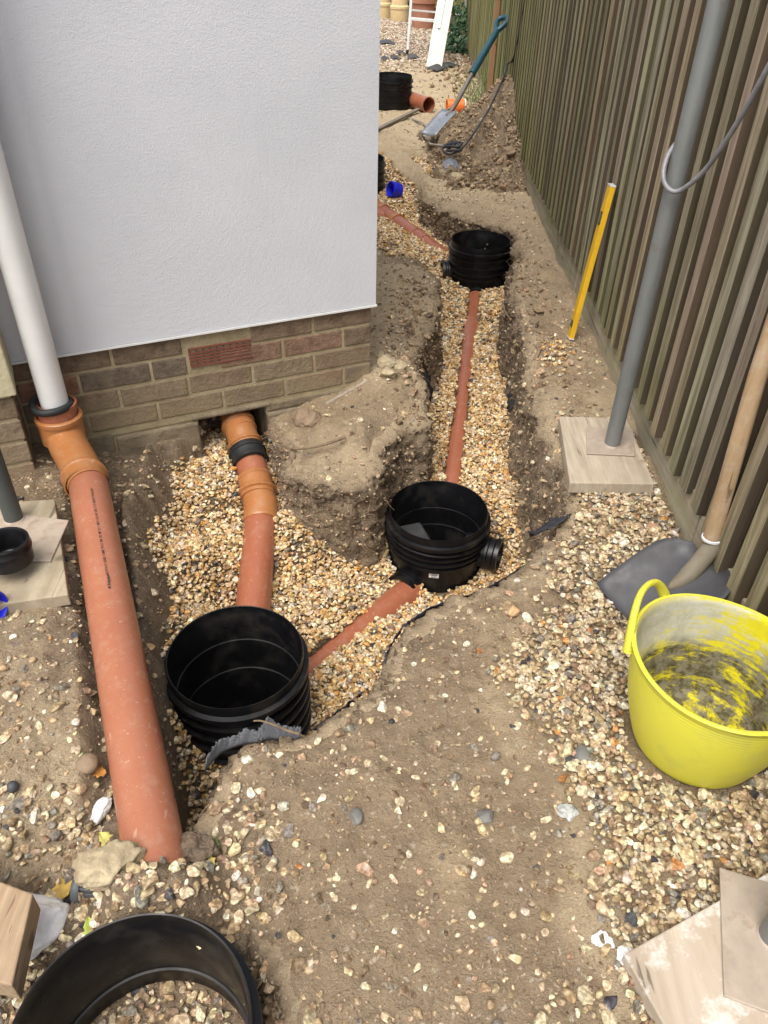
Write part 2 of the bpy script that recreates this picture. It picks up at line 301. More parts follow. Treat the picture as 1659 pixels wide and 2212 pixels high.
# the heap of dug soil against the fence
hd = np.sqrt(((X - .86) / .5) ** 2 + ((Y - 6.1 - .2 * (X < .5)) / .85) ** 2); hn = fbm(X * 5, Y * 5, s=21, o=5, g=.6)
HEAPF = lambda x, y: .46 * np.clip(1 - np.sqrt(((x - .86) / .66) ** 2 + ((y - 6.1) / .92) ** 2) + .18 * fbm(x * 5, y * 5, s=21, o=4, g=.6) , 0, 1.0) ** .9
vt = [np.stack([X, Y, H], 1)]; zn = [np.stack([GM, DK, PS], 1)]
I = np.arange((nx - 1) * (ny - 1)); r_, c_ = I // (nx - 1), I % (nx - 1); b0 = r_ * nx + c_
qd = [np.stack([b0, b0 + 1, b0 + nx + 1, b0 + nx], 1)]
# cut faces of the trench: a finely divided, lumpy skin along every steep edge
WALLPTS = []
def cut_face(P, dep, zt_off, amp=1.0):
    global vt, zn, qd
    P = np.array(P); seg = np.r_[0, np.cumsum(np.hypot(*np.diff(P[:, :2], axis=0).T))]; n = int(seg[-1] / .009); u = np.linspace(0, seg[-1], n)
    px, py = np.interp(u, seg, P[:, 0]), np.interp(u, seg, P[:, 1]); k = np.ones(9) / 9
    tx, ty = np.gradient(px), np.gradient(py); tx = np.convolve(tx, k, 'same'); ty = np.convolve(ty, k, 'same'); l = np.hypot(tx, ty) + 1e-9; nxn, nyn = ty / l, -tx / l
    test, _ = sdist(px + nxn * .02, py + nyn * .02, PITS if dep is None else LOW); sgn = np.where(np.mean(test) > 0, 1, -1); nxn *= sgn; nyn *= sgn
    zt = ground(px - nxn * .035, py - nyn * .035)[0]; zb = idw(px, py, FLOOR) - .02 if dep is None else zt - dep
    m = 40; rows = []
    for j in range(m):
        v = j / (m - 1)
        if v < .2: q = v / .2; off = -.035 + .045 * q; z = zt - .003 - .014 * q * q
        else: q = (v - .2) / .8; off = .01 + .022 * q * q; z = (zt - .017) * (1 - q) + zb * q
        rows.append((px + nxn * off, py + nyn * off, z, np.full(n, min(1, v / .2))))
    A = [np.array([r[i] for r in rows]) for i in range(4)]
    d = (.013 * fbm(A[0] * 8, A[1] * 8, A[2] * 8, s=31, o=3) + .016 * (.35 - np.abs(fbm(A[0] * 24, A[1] * 24, A[2] * 27, s=33, o=4, g=.62))) + .010 * np.abs(fbm(A[0] * 70, A[1] * 70, A[2] * 70, s=40, o=2)) + .012 * np.floor(1.5 * fbm(A[0] * 13, A[1] * 13, A[2] * 13, s=46, o=2)) * .6) * amp * A[3]
    d = d + .010 * A[3]
    xx, yy = A[0] + nxn * d, A[1] + nyn * d; zz = A[2] + .006 * fbm(A[0] * 40, A[1] * 40, A[2] * 40, s=36, o=2) * A[3]
    base = sum(len(a) for a in vt); vt.append(np.stack([xx.ravel(), yy.ravel(), zz.ravel()], 1))
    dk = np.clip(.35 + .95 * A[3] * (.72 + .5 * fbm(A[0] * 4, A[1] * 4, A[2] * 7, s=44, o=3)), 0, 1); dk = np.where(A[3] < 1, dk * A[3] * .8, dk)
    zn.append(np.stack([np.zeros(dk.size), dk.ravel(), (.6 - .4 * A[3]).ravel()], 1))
    ii = np.arange((m - 1) * (n - 1)); r, c = ii // (n - 1), ii % (n - 1); b = base + r * n + c
    q4 = np.stack([b, b + n, b + n + 1, b + 1], 1); qd.append(q4 if sgn > 0 else q4[:, ::-1])
    for _ in range(int(n * 7)):
        i, j = rng.integers(0, n), rng.integers(8, m - 1); WALLPTS.append((xx[j, i], yy[j, i], zz[j, i], nxn[i], nyn[i], zb[i]))
st = PITS[:, 2] < .045; idx = np.where(~st)[0]; start = idx[0]; order = [(start + k) % len(PITS) for k in range(len(PITS) + 1)]; run = []
for k in order:
    if st[k]: run.append(PITS[k])
    else:
        if len(run) > 6: cut_face(run, None, 0)
        run = []
cut_face(catmull(np.c_[LOW[:9], np.zeros(9)], .02, False)[:-1], .11, 0, .6)
me = bpy.data.meshes.new("ground"); V = np.concatenate(vt); Q = np.concatenate(qd); Z = np.concatenate(zn)
me.vertices.add(len(V)); me.vertices.foreach_set("co", V.ravel().astype(np.float32)); me.loops.add(Q.size); me.loops.foreach_set("vertex_index", Q.ravel().astype(np.int32))
me.polygons.add(len(Q)); me.polygons.foreach_set("loop_start", np.arange(0, Q.size, 4, dtype=np.int32)); me.polygons.foreach_set("loop_total", np.full(len(Q), 4, np.int32))
me.update(); me.shade_smooth()
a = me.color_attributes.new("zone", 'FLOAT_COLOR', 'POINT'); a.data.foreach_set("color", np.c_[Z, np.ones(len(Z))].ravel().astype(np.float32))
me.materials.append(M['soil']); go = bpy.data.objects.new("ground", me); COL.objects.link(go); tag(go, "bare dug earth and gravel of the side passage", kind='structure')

def gz(x, y): return float(ground(np.array([x]), np.array([y]))[0][0])

WALLPTS = [p for p in WALLPTS if all(math.hypot(p[0] - a, p[1] - b) > .195 for a, b in ((-.372, 1.326), (.193, 2.149), (.495, 4.27), (-.346, .4)))]
# ------------------------------------------------------------------ soil heap
hx = np.linspace(.1, .865, 84); hy = np.linspace(4.8, 7.2, 210); HX, HY = np.meshgrid(hx, hy); HX = HX.ravel(); HY = HY.ravel()
hz = HEAPF(HX, HY); hz = hz + (.02 * fbm(HX * 14, HY * 14, s=51, o=4, g=.6) + .012 * np.abs(fbm(HX * 35, HY * 35, s=52, o=3))) * sstep(0, .06, hz)
gz0 = ground(HX, HY)[0]; zz = np.where(hz < .01, gz0 - .02, gz0 + hz - .005)
me = bpy.data.meshes.new("soil_heap"); n_, m_ = 84, 210; ii = np.arange((n_ - 1) * (m_ - 1)); b = (ii // (n_ - 1)) * n_ + ii % (n_ - 1)
me.from_pydata(np.stack([HX, HY, zz], 1).tolist(), [], np.stack([b, b + 1, b + n_ + 1, b + n_], 1).tolist()); me.shade_smooth()
a = me.color_attributes.new("zone", 'FLOAT_COLOR', 'POINT'); dkh = np.clip(.95 + .5 * fbm(HX * 3, HY * 3, s=53, o=3), 0, 1); a.data.foreach_set("color", np.c_[np.zeros(len(HX)), dkh, dkh * 0, dkh * 0 + 1].ravel())
me.materials.append(M['soil']); o = bpy.data.objects.new("soil_heap", me); COL.objects.link(o); tag(o, "heap of loose brown soil piled against the far fence", "soil heap", kind='stuff')

# ------------------------------------------------------------------ stones
def ico(sub):
    bm = bmesh.new(); bmesh.ops.create_icosphere(bm, subdivisions=sub, radius=1); v = np.array([x.co[:] for x in bm.verts]); f = np.array([[q.index for q in p.verts] for p in bm.faces]); bm.free(); return v, f
def shapes(sub, k, angular, seed, jit=.09):
    r = np.random.default_rng(seed); v0, f = ico(sub); out = []
    for _ in range(k):
        v = v0.copy()
        for _c in range(angular):
            n = r.normal(size=3); n /= np.linalg.norm(n); d = r.uniform(.4, .78); t = v @ n; v = v - np.outer(np.clip(t - d, 0, 9), n)
        v *= (1 + r.uniform(-jit, jit, (len(v), 1))) * np.array([1, r.uniform(.6, .95), r.uniform(.38, .7)]); out.append(v)
    return np.array(out), f
LIB = {'chip': shapes(1, 24, 0, 1), 'mid': shapes(2, 30, 9, 2, .02), 'round': shapes(2, 16, 3, 3, .03), 'big': shapes(3, 24, 10, 4, .012)}
LIB['chip'] = (lambda s: (s[0] * (1 + .18 * np.random.default_rng(9).normal(size=s[0].shape)), s[1]))(LIB['chip'])
PAL = {'pea': ([(.86, .70, .45), (.78, .56, .29), (.60, .38, .15), (.36, .22, .10), (.26, .22, .18), (.07, .07, .075), (.9, .82, .66), (.68, .36, .11), (.55, .42, .26)], [.24, .25, .15, .1, .05, .02, .08, .02, .1]),
       'path': ([(.70, .60, .41), (.56, .44, .27), (.40, .30, .18), (.27, .19, .12), (.27, .25, .21), (.075, .075, .085), (.82, .76, .62), (.6, .3, .11), (.55, .37, .26)], [.28, .26, .17, .08, .09, .022, .09, .012, .02]),
       'far': ([(.72, .62, .5), (.55, .45, .34), (.4, .3, .22), (.8, .75, .66)], [.35, .3, .2, .15]),
       'crumb': ([(.33, .24, .155), (.44, .33, .21), (.2, .145, .10), (.52, .41, .27)], [.35, .35, .15, .15])}
def stones(name, label, P, size, lib, pal, tilt=.5, cat='gravel', kind='stuff', sink=.0):
    """P: n x 3 points, size: n; builds every stone into one mesh"""
    P = np.asarray(P, float); size = np.asarray(size, float); n = len(P); libs = lib if isinstance(lib, list) else [(lib, 1.0)]
    which = rng.choice(len(libs), n, p=[l[1] for l in libs]); vs, fs, cs, flat = [], [], [], []; base = 0
    cols = np.array(PAL[pal][0])[rng.choice(len(PAL[pal][0]), n, p=np.array(PAL[pal][1]) / sum(PAL[pal][1]))] * rng.uniform(.75, 1.2, (n, 1)) * rng.uniform(.95, 1.05, (n, 3))
    for li, (ln, _) in enumerate(libs):
        ids = np.where(which == li)[0]; sh, f = LIB[ln]; k = len(ids)
        if not k: continue
        v = sh[rng.integers(0, len(sh), k)] * size[ids][:, None, None] * .5
        ax = rng.uniform(0, 2 * np.pi, k); tl = rng.normal(0, tilt, k); az = rng.uniform(0, 2 * np.pi, k)
        def rot(v, a, i, j): c, s_ = np.cos(a)[:, None], np.sin(a)[:, None]; x, y = v[:, :, i].copy(), v[:, :, j].copy(); v[:, :, i] = c * x - s_ * y; v[:, :, j] = s_ * x + c * y
        rot(v, ax, 0, 1); rot(v, tl, 1, 2); rot(v, az, 0, 1); v = v + P[ids][:, None, :]
        nv = sh.shape[1]; vs.append(v.reshape(-1, 3)); fs.append((f[None] + (base + np.arange(k) * nv)[:, None, None]).reshape(-1, 3)); base += k * nv
        cs.append(np.repeat(cols[ids], nv, 0)); flat.append(np.full(k * len(f), ln in ('chip', 'mid', 'big')))
    V, F, C_, FL = np.concatenate(vs), np.concatenate(fs), np.concatenate(cs), np.concatenate(flat)
    me = bpy.data.meshes.new(name); me.vertices.add(len(V)); me.vertices.foreach_set("co", V.ravel().astype(np.float32)); me.loops.add(F.size); me.loops.foreach_set("vertex_index", F.ravel().astype(np.int32))
    me.polygons.add(len(F)); me.polygons.foreach_set("loop_start", np.arange(0, F.size, 3, dtype=np.int32)); me.polygons.foreach_set("loop_total", np.full(len(F), 3, np.int32)); me.update()
    me.polygons.foreach_set("use_smooth", ~FL); a = me.color_attributes.new("col", 'FLOAT_COLOR', 'POINT'); a.data.foreach_set("color", np.c_[C_, np.ones(len(C_))].ravel().astype(np.float32))
    me.materials.append(M['stone']); o = bpy.data.objects.new(name, me); COL.objects.link(o); tag(o, label, cat, kind=kind); return o
def jgrid(x0, x1, y0, y1, st):
    a, b = np.meshgrid(np.arange(x0, x1, st), np.arange(y0, y1, st)); a = a.ravel() + rng.uniform(-.5, .5, a.size) * st; b = b.ravel() + rng.uniform(-.5, .5, b.size) * st; return a, b
CH = [(-.372, 1.326), (.193, 2.149), (.495, 4.27)]
# pipes in the trench: (a, b, radius, half width left bare of stones)
PIPES = [((-.275, 1.445), (.10, 1.98), .022), ((.24, 2.30), (.473, 4.12), .028), ((-.55, 2.44), (-.42, 2.05), .05), ((-.423, 2.07), (-.388, 1.51), .050)]
def clear(x, y, allow_ring=True):
    k = np.ones(len(x), bool)
    for cx_, cy_ in CH: k &= np.hypot(x - cx_, y - cy_) > .178
    for a_, b_, w_ in PIPES:
        d, t = pipe_d(x, y, a_, b_); k &= d > w_ + .012 * fbm(x * 14, y * 14, s=61, o=2)
    d, t = pipe_d(x, y, (-.9, 1.86), (-.405, .745)); k &= d > .045
    hn_, hd_ = (x + .048) * .4216 - (y - 2.58) * .9068, (x + .048) * .9068 + (y - 2.58) * .4216
    k &= ~((hn_ < .015) & (hd_ < .015)) | ((hd_ > -.655) & (hd_ < -.435) & (hn_ > -.2))
    k &= ~((hn_ < .18) & (hd_ < -1.19)); k &= x < .825; k &= np.hypot(x - .654, y - .995) > .137
    return k
# gravel in the dug pit and trench
x, y = jgrid(-.95, .75, .6, 6.6, .0088); k = rng.random(len(x)) < np.where(y > 3.2, .8, 1); x, y = x[k], y[k]
h, gm, dk, ps, sd, gr, gf = ground(x, y); k = (gm > rng.uniform(.35, .9, len(x))) & (sd > -.14) & (gr * (sd < 0) < .1) & clear(x, y); x, y, h = x[k], y[k], h[k]
lay = rng.uniform(0, .012, len(x)); stones("pit_gravel", "golden pea gravel bedding the pipes in the dug pit and trench", np.c_[x, y, h + lay + .001], np.clip(rng.lognormal(math.log(.0165), .28, len(x)), .009, .032) * np.where(y > 3, 1.18, 1), [('chip', .7), ('mid', .3)], 'pea', .55)
# gravel on the surface to the right, round the tub
x, y = jgrid(.2, .84, .2, 2.3, .0103); h, gm, dk, ps, sd, gr, gf = ground(x, y)
k = (gr > rng.uniform(.15, 1, len(x))) & (sd < -.02) & clear(x, y); x, y, h = x[k], y[k], h[k]
stones("path_gravel", "mixed flint gravel lying along the fence around the yellow tub", np.c_[x, y, h + rng.uniform(.0, .012, len(x))], np.clip(rng.lognormal(math.log(.0182), .3, len(x)), .009, .040), [('mid', .7), ('round', .15), ('big', .15)], 'path', .4)
x, y = jgrid(-.85, -.16, .3, .9, .0155); h, gm, dk, ps, sd, gr, gf = ground(x, y)
k = (rng.random(len(x)) < np.clip(.62 + .5 * fbm(x * 9, y * 9, s=77, o=2), 0, 1) * sstep(.92, .75, y) * sstep(-.13, -.2, x)) & (sd < -.005) & clear(x, y) & (np.abs(np.hypot(x + .346, y - .4) - .175) > .018); x, y, h = x[k], y[k], h[k]
stones("rubble_gravel", "coarse flints and rubble gravel around the black ring and the pipe's buried end", np.c_[x, y, h + rng.uniform(.0, .008, len(x))], np.clip(rng.lognormal(math.log(.021), .35, len(x)), .009, .05), [('mid', .6), ('big', .4)], 'path', .45)
# stones trodden into the bare soil
x = rng.uniform(-1.3, .84, 16000); y = .25 + 6.3 * rng.random(16000) ** 1.6; h, gm, dk, ps, sd, gr, gf = ground(x, y)
dens = .22 + .30 * sstep(-.2, .6, fbm(x * 4, y * 4, s=71, o=2)) + .5 * np.exp(-np.abs(x - .36) / .12) * (y < 2) + .3 * (x < -.35) * (y < 2.3) + .7 * (y < .85) * (x < -.2) + .3 * (np.abs(x + .22) < .06) * (y < .95)
k = (rng.random(len(x)) < dens) & ((sd < -.01) | ((x < -.45) & (y < 2.2))) & (gm < .6) & clear(x, y); x, y, h = x[k], y[k], h[k]
sz = np.clip(rng.lognormal(math.log(.0165), .40, len(x)), .006, .040) * np.where(y > 2.6, .8, 1); stones("scattered_stones", "loose flints and pebbles trodden into the bare earth", np.c_[x, y, h + sz * rng.uniform(-.06, .14, len(x))], sz, [('mid', .45), ('round', .1), ('big', .45)], 'path', .25)
x = rng.uniform(-1.3, .84, 42000); y = .25 + 5.5 * rng.random(42000) ** 1.7; h, gm, dk, ps, sd, gr, gf = ground(x, y)
k = (rng.random(len(x)) < .25 + .5 * dk + .35 * sstep(0, .6, fbm(x * 6, y * 6, s=72, o=2))) & ((sd < .0) | ((x < -.45) & (y < 2.2))) & clear(x, y); x, y, h = x[k], y[k], h[k]; sz = np.clip(rng.lognormal(math.log(.0056), .55, len(x)), .002, .02)
stones("soil_crumbs", "crumbs and small clods of loose earth on the dug ground", np.c_[x, y, h + sz * .1], sz, 'chip', 'crumb', .6)
x = rng.uniform(-1.2, .84, 5200); y = .25 + 6 * rng.random(5200) ** 1.5; h, gm, dk, ps, sd, gr, gf = ground(x, y); k = (sd < -.005) & clear(x, y) & (rng.random(len(x)) < .7); x, y, h = x[k], y[k], h[k]; sz = rng.uniform(.003, .008, len(x))
stones("stone_grit", "pale flint grit speckling the bare earth", np.c_[x, y, h + sz * .1], sz, 'chip', 'path', .6)
# stones and clods showing in the cut faces
WP = np.array(WALLPTS); k = rng.random(len(WP)) < .085; A = WP[k]; sz = np.clip(rng.lognormal(math.log(.014), .4, len(A)), .005, .035)
stones("cut_face_stones", "stones sticking out of the cut earth sides of the trench", A[:, :3] + np.c_[A[:, 3:5] * .002, np.zeros(len(A))], sz, [('mid', .5), ('chip', .5)], 'path', .7)
A = WP[~k]; A = A[rng.random(len(A)) < .8]; sz = np.clip(rng.lognormal(math.log(.0115), .5, len(A)), .004, .04)
stones("cut_face_clods", "lumps of dark earth on the cut sides of the trench", A[:, :3], sz, [('chip', .8), ('mid', .2)], 'crumb', .8)
# gravel garden beyond, stones on the heap
x, y = jgrid(-1.0, 2.6, 8.6, 17.5, .034); h, gm, dk, ps, sd, gr, gf = ground(x, y); k = (rng.random(len(x)) < gf * .95 + .03) & ((x < .8) | (y > 11.4)); x, y, h = x[k], y[k], h[k]
stones("garden_gravel", "pale pinkish gravel covering the garden beyond the passage", np.c_[x, y, h + rng.uniform(0, .01, len(x))], rng.uniform(.02, .045, len(x)), 'chip', 'far', .5)
x = rng.uniform(-.9, .84, 5200); y = rng.uniform(2.5, 9, 5200); h, gm, dk, ps, sd, gr, gf = ground(x, y); hp = HEAPF(x, y); k = (sd < -.02) & clear(x, y) & ((rng.random(len(x)) < .35 - .2 * (hp > .03)) | ((y < 6.3) & (x < .25))); x, y, h = x[k], y[k], (h + np.where(hp > .01, hp, 0))[k]; sz = rng.uniform(.008, .022, len(x))
stones("loose_stones", "small pale stones lying on the heap and the trampled earth beyond it", np.c_[x, y, h + .004], sz, 'chip', 'path', .5)
x = rng.uniform(.2, .84, 7000); y = rng.uniform(5.0, 7.1, 7000); hp = HEAPF(x, y); k = hp > .005; x, y = x[k], y[k]; h = ground(x, y)[0] + hp[k]; sz = np.clip(rng.lognormal(math.log(.016), .5, len(x)), .006, .06)
stones("heap_clods", "crumbling clods on the heap of dug soil", np.c_[x, y, h], sz, 'chip', 'crumb', .8)
x = np.r_[rng.normal(.09, .06, 420), rng.normal(.63, .05, 330)]; y = np.r_[rng.uniform(2.35, 3.5, 420), rng.uniform(1.8, 4.0, 330)]; h, gm, dk, ps, sd, gr, gf = ground(x, y); k = (sd < -.004) & clear(x, y) & (x > -.02); x, y, h = x[k], y[k], h[k]; sz = np.clip(rng.lognormal(math.log(.017), .55, len(x)), .006, .06)
stones("bank_rubble", "broken lumps of dry earth and rubble along the lips of the trench", np.c_[x, y, h + sz * .12], sz, [('mid', .6), ('big', .4)], 'crumb', .6)
# little heaps of pea gravel spilt on the right bank
for nm, lb, px, py, n in (("spilt_gravel", "small pile of golden gravel spilt on the right trench bank nearest the board", 1195, 770, 150), ("spilt_gravel", "small spill of golden gravel beside the exposed root near the level", 1108, 700, 70)):
    c = at(px, py, .0); x = c.x + rng.normal(0, .035, n); y = c.y + rng.normal(0, .05, n); h = ground(x, y)[0] + .02 * np.exp(-((x - c.x) ** 2 + (y - c.y) ** 2) / .003) * rng.random(n)
    stones(nm, lb, np.c_[x, y, h + .004], np.clip(rng.lognormal(math.log(.015), .25, n), .009, .025), 'chip', 'pea', .5)

# ------------------------------------------------------------------ house
A0 = Vector((-.048, 2.58, 0)); D = Vector((.9068, .4216, 0)); N = Vector((.4216, -.9068, 0)); Eb = -N
def frame_rot(d): return Matrix((d, Vector((0, 0, 1)).cross(d), Vector((0, 0, 1)))).transposed()
house = thing("house", "white rendered house corner standing on a brick plinth", "house", (-.6, 3.2, -.3))
m = NT("white_render", .85, .2); n1 = m.noise(380, 3, .6, scale=(1, 1, 1)); n2 = m.noise(185, 4, .65, .2)
wv = m.node("ShaderNodeTexWave", wave_type='RINGS', rings_direction='SPHERICAL', Scale=14.0, Distortion=6.0, Detail=3.0); wv.inputs['Detail Scale'].default_value = 2.5
mp = m.node("ShaderNodeMapping"); tc = m.node("ShaderNodeTexCoord"); mp.inputs['Location'].default_value = (.1, 1.1, -1.05); m.L(tc.outputs['Object'], mp.inputs[0]); m.L(mp.outputs[0], wv.inputs['Vector'])
m.col(m.mix(m.gray(m.noise(3, 4, .6), .3, .8), (.575, .59, .62), (.65, .66, .69))); m.bump(n2, .5, .0032); m.bump(n1, .5, .002); m.bump(wv.outputs['Fac'], .05, .003); M['render'] = m.m
m = NT("aged_cream_render", .9, .15); c = m.mix(m.gray(m.noise(7, 5, .65), .35, .7), (.46, .42, .27), (.6, .56, .4)); c = m.mix(m.gray(m.noise(14, 5, .6), .58, .72), c, (.28, .28, .12)); m.col(c); m.bump(m.noise(70, 4), .5, .006); M['cream'] = m.m
m = NT("brick", .9, .15); c = m.mix(m.gray(m.noise(26, 5, .7), .4, .68), m.attr("col"), m.mix(1.0, m.attr("col"), (.55, .52, .5), 'MULTIPLY'))
c = m.mix(m.math('MULTIPLY', m.gray(m.noise(11, 5, .65), .5, .75), .5), c, (.24, .2, .13)); sep = m.node("ShaderNodeSeparateXYZ"); g = m.node("ShaderNodeNewGeometry"); m.L(g.outputs['Position'], sep.inputs[0])
mud = m.math('MULTIPLY', m.ramp(sep.outputs[2], [(.0, (1,) * 3), (.13, (0,) * 3)]), m.gray(m.noise(13, 5, .6), .3, .55)); c = m.mix(mud, c, (.27, .21, .13)); m.col(c); m.bump(m.noise(60, 5, .7), .9, .008); M['brick'] = m.m
m = NT("mortar", .95, .1); m.col(m.mix(m.gray(m.noise(18, 5, .7), .3, .7), (.27, .22, .13), (.42, .35, .22))); m.bump(m.noise(90, 4), .7, .005); M['mortar'] = m.m
m = NT("concrete_footing", .95, .1); m.col(m.ramp(m.noise(9, 6, .7), [(.3, (.14, .11, .075)), (.6, (.26, .21, .14)), (.8, (.36, .31, .22))])); m.bump(m.noise(14, 6, .7), .8, .02); M['footing'] = m.m
def face_box(mb, o, d, s0, s1, z0, z1, f, b):
    """box on the wall line o + s d; f: how far its face stands out, b: how deep its back lies"""
    nn = Vector((d.y, -d.x, 0)); c = o + d * ((s0 + s1) / 2) + nn * ((f + b) / 2); mb.box((c.x, c.y, (z0 + z1) / 2), (s1 - s0, f - b, z1 - z0), frame_rot(d))
def brick_courses(name, parent, o, d, s0, s1, ztop, nc, f, seed, skip=None, label=None):
    r = np.random.default_rng(seed); mb = MB(); cols = []; pal = [(.21, .155, .105), (.24, .17, .115), (.28, .175, .12), (.19, .15, .11), (.30, .165, .11), (.27, .21, .14)]
    for c in range(nc):
        z1 = ztop - .075 * c; z0 = z1 - .065; s = s1 - (.1025 if c % 2 else .215)
        while s + .215 > s0:
            a, b = max(s, s0), min(s + .215, s1)
            if not (skip and skip(a, b, z0, z1)) and b - a > .03:
                if skip and a < -.667 < b < -.5 and c == 1: b = -.679
                face_box(mb, o, d, a, b, z0, z1, f + r.uniform(-.0015, .0015), f - .06); cols.append(pal[r.integers(0, len(pal))])
            s -= .225
    ob = mb.build(name, M['brick'], parent, smooth=0, label=label); at_ = ob.data.color_attributes.new("col", 'FLOAT_COLOR', 'POINT'); at_.data.foreach_set("color", np.repeat(np.c_[np.array(cols), np.ones(len(cols))], 8, 0).ravel())
    bv = ob.modifiers.new("bevel", 'BEVEL'); bv.width = .004; bv.segments = 2; return ob
SD = -N  # direction of the side wall going back
mb = MB(); c = A0 + D * -1.6 + SD * 3.0; mb.box((c.x, c.y, .27 + 1.25), (3.2, 6.0, 2.5), frame_rot(D)); mb.build("render_wall", M['render'], house, smooth=0)
mb = MB(); face_box(mb, A0, D, -1.21, .003, .262, .2685, .004, -.05); mb.build("bead", M['white'], house, smooth=0)
mb = MB(); c = A0 + D * -.007 + SD * .007 + SD * 3; c = c + D * -1.6
mb2 = MB()
# plinth core with the pipe opening left free
face_box(mb2, A0, D, -1.3, -.016, -.055, .262, -.016, -.3); face_box(mb2, A0, D, -1.3, -.667, -.5, -.056, -.02, -.3); face_box(mb2, A0, D, -.42, -.016, -.5, -.056, -.02, -.3)
c = A0 + D * -1.62 + SD * 3.16; mb2.box((c.x, c.y, -.12), (3.2, 5.68, .76), frame_rot(D)); mb2.build("mortar_bed", M['mortar'], house, smooth=0)
brick_courses("brick_plinth", house, A0, D, -1.2, -.012, .2625, 4, -.012, 3, skip=lambda a, b, z0, z1: (z0 < .2 and z1 > .15 and a > -.70 and b < -.4 and (a + b) / 2 > -.68) )
brick_courses("brick_plinth", house, A0 + D * -.012, SD, .02, 2.4, .2625, 4, -.0, 8, label="brick plinth of the side wall round the corner")
mb = MB()
for s0, s1, f, z0, z1 in ((-.95, -.668, -.008, -.34, -.064), (-1.2, -.955, -.013, -.30, -.045), (-.42, -.2, -.002, -.36, -.085), (-.195, -.012, -.012, -.3, -.045), (-.42, -.1, -.014, -.084, -.046), (-.69, -.4, -.010, -.06, -.040)):
    face_box(mb, A0, D, s0, s1, z0, z1, f, -.08)
o = mb.build("concrete_footing", M['footing'], house, smooth=0, bevel=.008)
# air brick
vent = MB(); face_box(vent, A0, D, -.6665, -.4555, .146, .150, -.008, -.05); face_box(vent, A0, D, -.6665, -.4555, .2085, .2125, -.008, -.05)
for i in range(4): face_box(vent, A0, D, -.6625, -.4595, .1585 + i * .0115, .1625 + i * .0115, -.0095, -.03)
for i in range(10): s = -.6665 + i * (.207 / 9); face_box(vent, A0, D, s, s + .004, .150, .2085, -.012, -.04)
vo = vent.build("air_brick", plain("air_brick_terracotta", (.19, .065, .045), .6, .4, var=.25, sc=20), house, smooth=0)
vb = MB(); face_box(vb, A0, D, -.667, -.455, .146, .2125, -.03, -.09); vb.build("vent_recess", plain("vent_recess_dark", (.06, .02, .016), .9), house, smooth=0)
# the older wing standing forward on the left
C0 = Vector((-1.07, 1.92, 0)); mb = MB(); c = C0 + D * -1.0 - N * .075; mb.box((c.x, c.y, .25 + 1.26), (2.0, .15 + .30, 2.52), frame_rot(D))
wing = thing("side_bay", "brick and cream rendered projecting bay left of the white pipe", "bay", tuple(C0 + D * -.6))
face = MB(); face_box(face, C0, D, -2.0, .012, .25, 2.7, .012, -.16); face.build("cream_render_wall", M['cream'], wing, smooth=0, bevel=.004)
face = MB(); face_box(face, C0, D, -2.0, -.006, -.3, .249, -.004, -.162); face.build("mortar_bed", M['mortar'], wing, smooth=0)
brick_courses("brickwork", wing, C0, D, -1.9, 0, .24, 5, 0, 5); brick_courses("brickwork", wing, C0 + D * .0 + SD * .062, SD, 0, .1, .24, 5, 0, 6, label="brick return of the bay")
# plug in the wall above the downpipe
q = A0 + D * -1.075 + Vector((0, 0, .843)) + N * .004; pk = thing("wall_plug", "small white screw plug in the render above the white pipe", "plug", tuple(q))
MB().lathe([(.001, .008), (.012, .007), (.014, .0), (.0141, -.004)], q, N, 20).build("flange", M['white'], pk); MB().lathe([(.0005, .0085), (.004, .0085), (.0042, .006)], q, N, 12).build("screw_head", M['rubber'], pk)

# ------------------------------------------------------------------ fence
def fence_wood():
    m = NT("weathered_fence_wood", .85, .15); n = m.noise(1, 6, .65, .5, scale=(55, 55, 3.2)); sep = m.node("ShaderNodeSeparateXYZ"); g = m.node("ShaderNodeNewGeometry"); m.L(g.outputs['Position'], sep.inputs[0])
    gray_ = m.ramp(n, [(.28, (.15, .12, .08)), (.5, (.30, .25, .18)), (.72, (.46, .40, .305))]); grn = m.ramp(n, [(.28, (.08, .085, .025)), (.5, (.20, .205, .07)), (.75, (.42, .42, .2))])
    big = m.noise(1.1, 4, .6, scale=(1, 1, .35)); f = m.math('ADD', m.ramp(m.math('MULTIPLY', sep.outputs[1], .1), [(.26, (0,) * 3), (.6, (.85,) * 3)]), m.math('MULTIPLY', m.gray(big, .42, .62), .22))
    f = m.math('ADD', f, m.math('MULTIPLY', m.ramp(sep.outputs[2], [(.1, (1,) * 3), (.55, (0,) * 3)]), .35)); f = m.math('MINIMUM', f, .95)
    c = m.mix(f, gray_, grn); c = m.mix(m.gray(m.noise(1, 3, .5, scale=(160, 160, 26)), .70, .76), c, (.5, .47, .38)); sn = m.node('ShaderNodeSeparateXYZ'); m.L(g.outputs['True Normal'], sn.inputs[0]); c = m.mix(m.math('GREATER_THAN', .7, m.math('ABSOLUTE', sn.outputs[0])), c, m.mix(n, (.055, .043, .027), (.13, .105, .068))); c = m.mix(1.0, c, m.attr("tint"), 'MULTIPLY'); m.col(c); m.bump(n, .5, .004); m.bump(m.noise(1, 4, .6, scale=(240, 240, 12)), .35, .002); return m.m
M['fence'] = fence_wood()
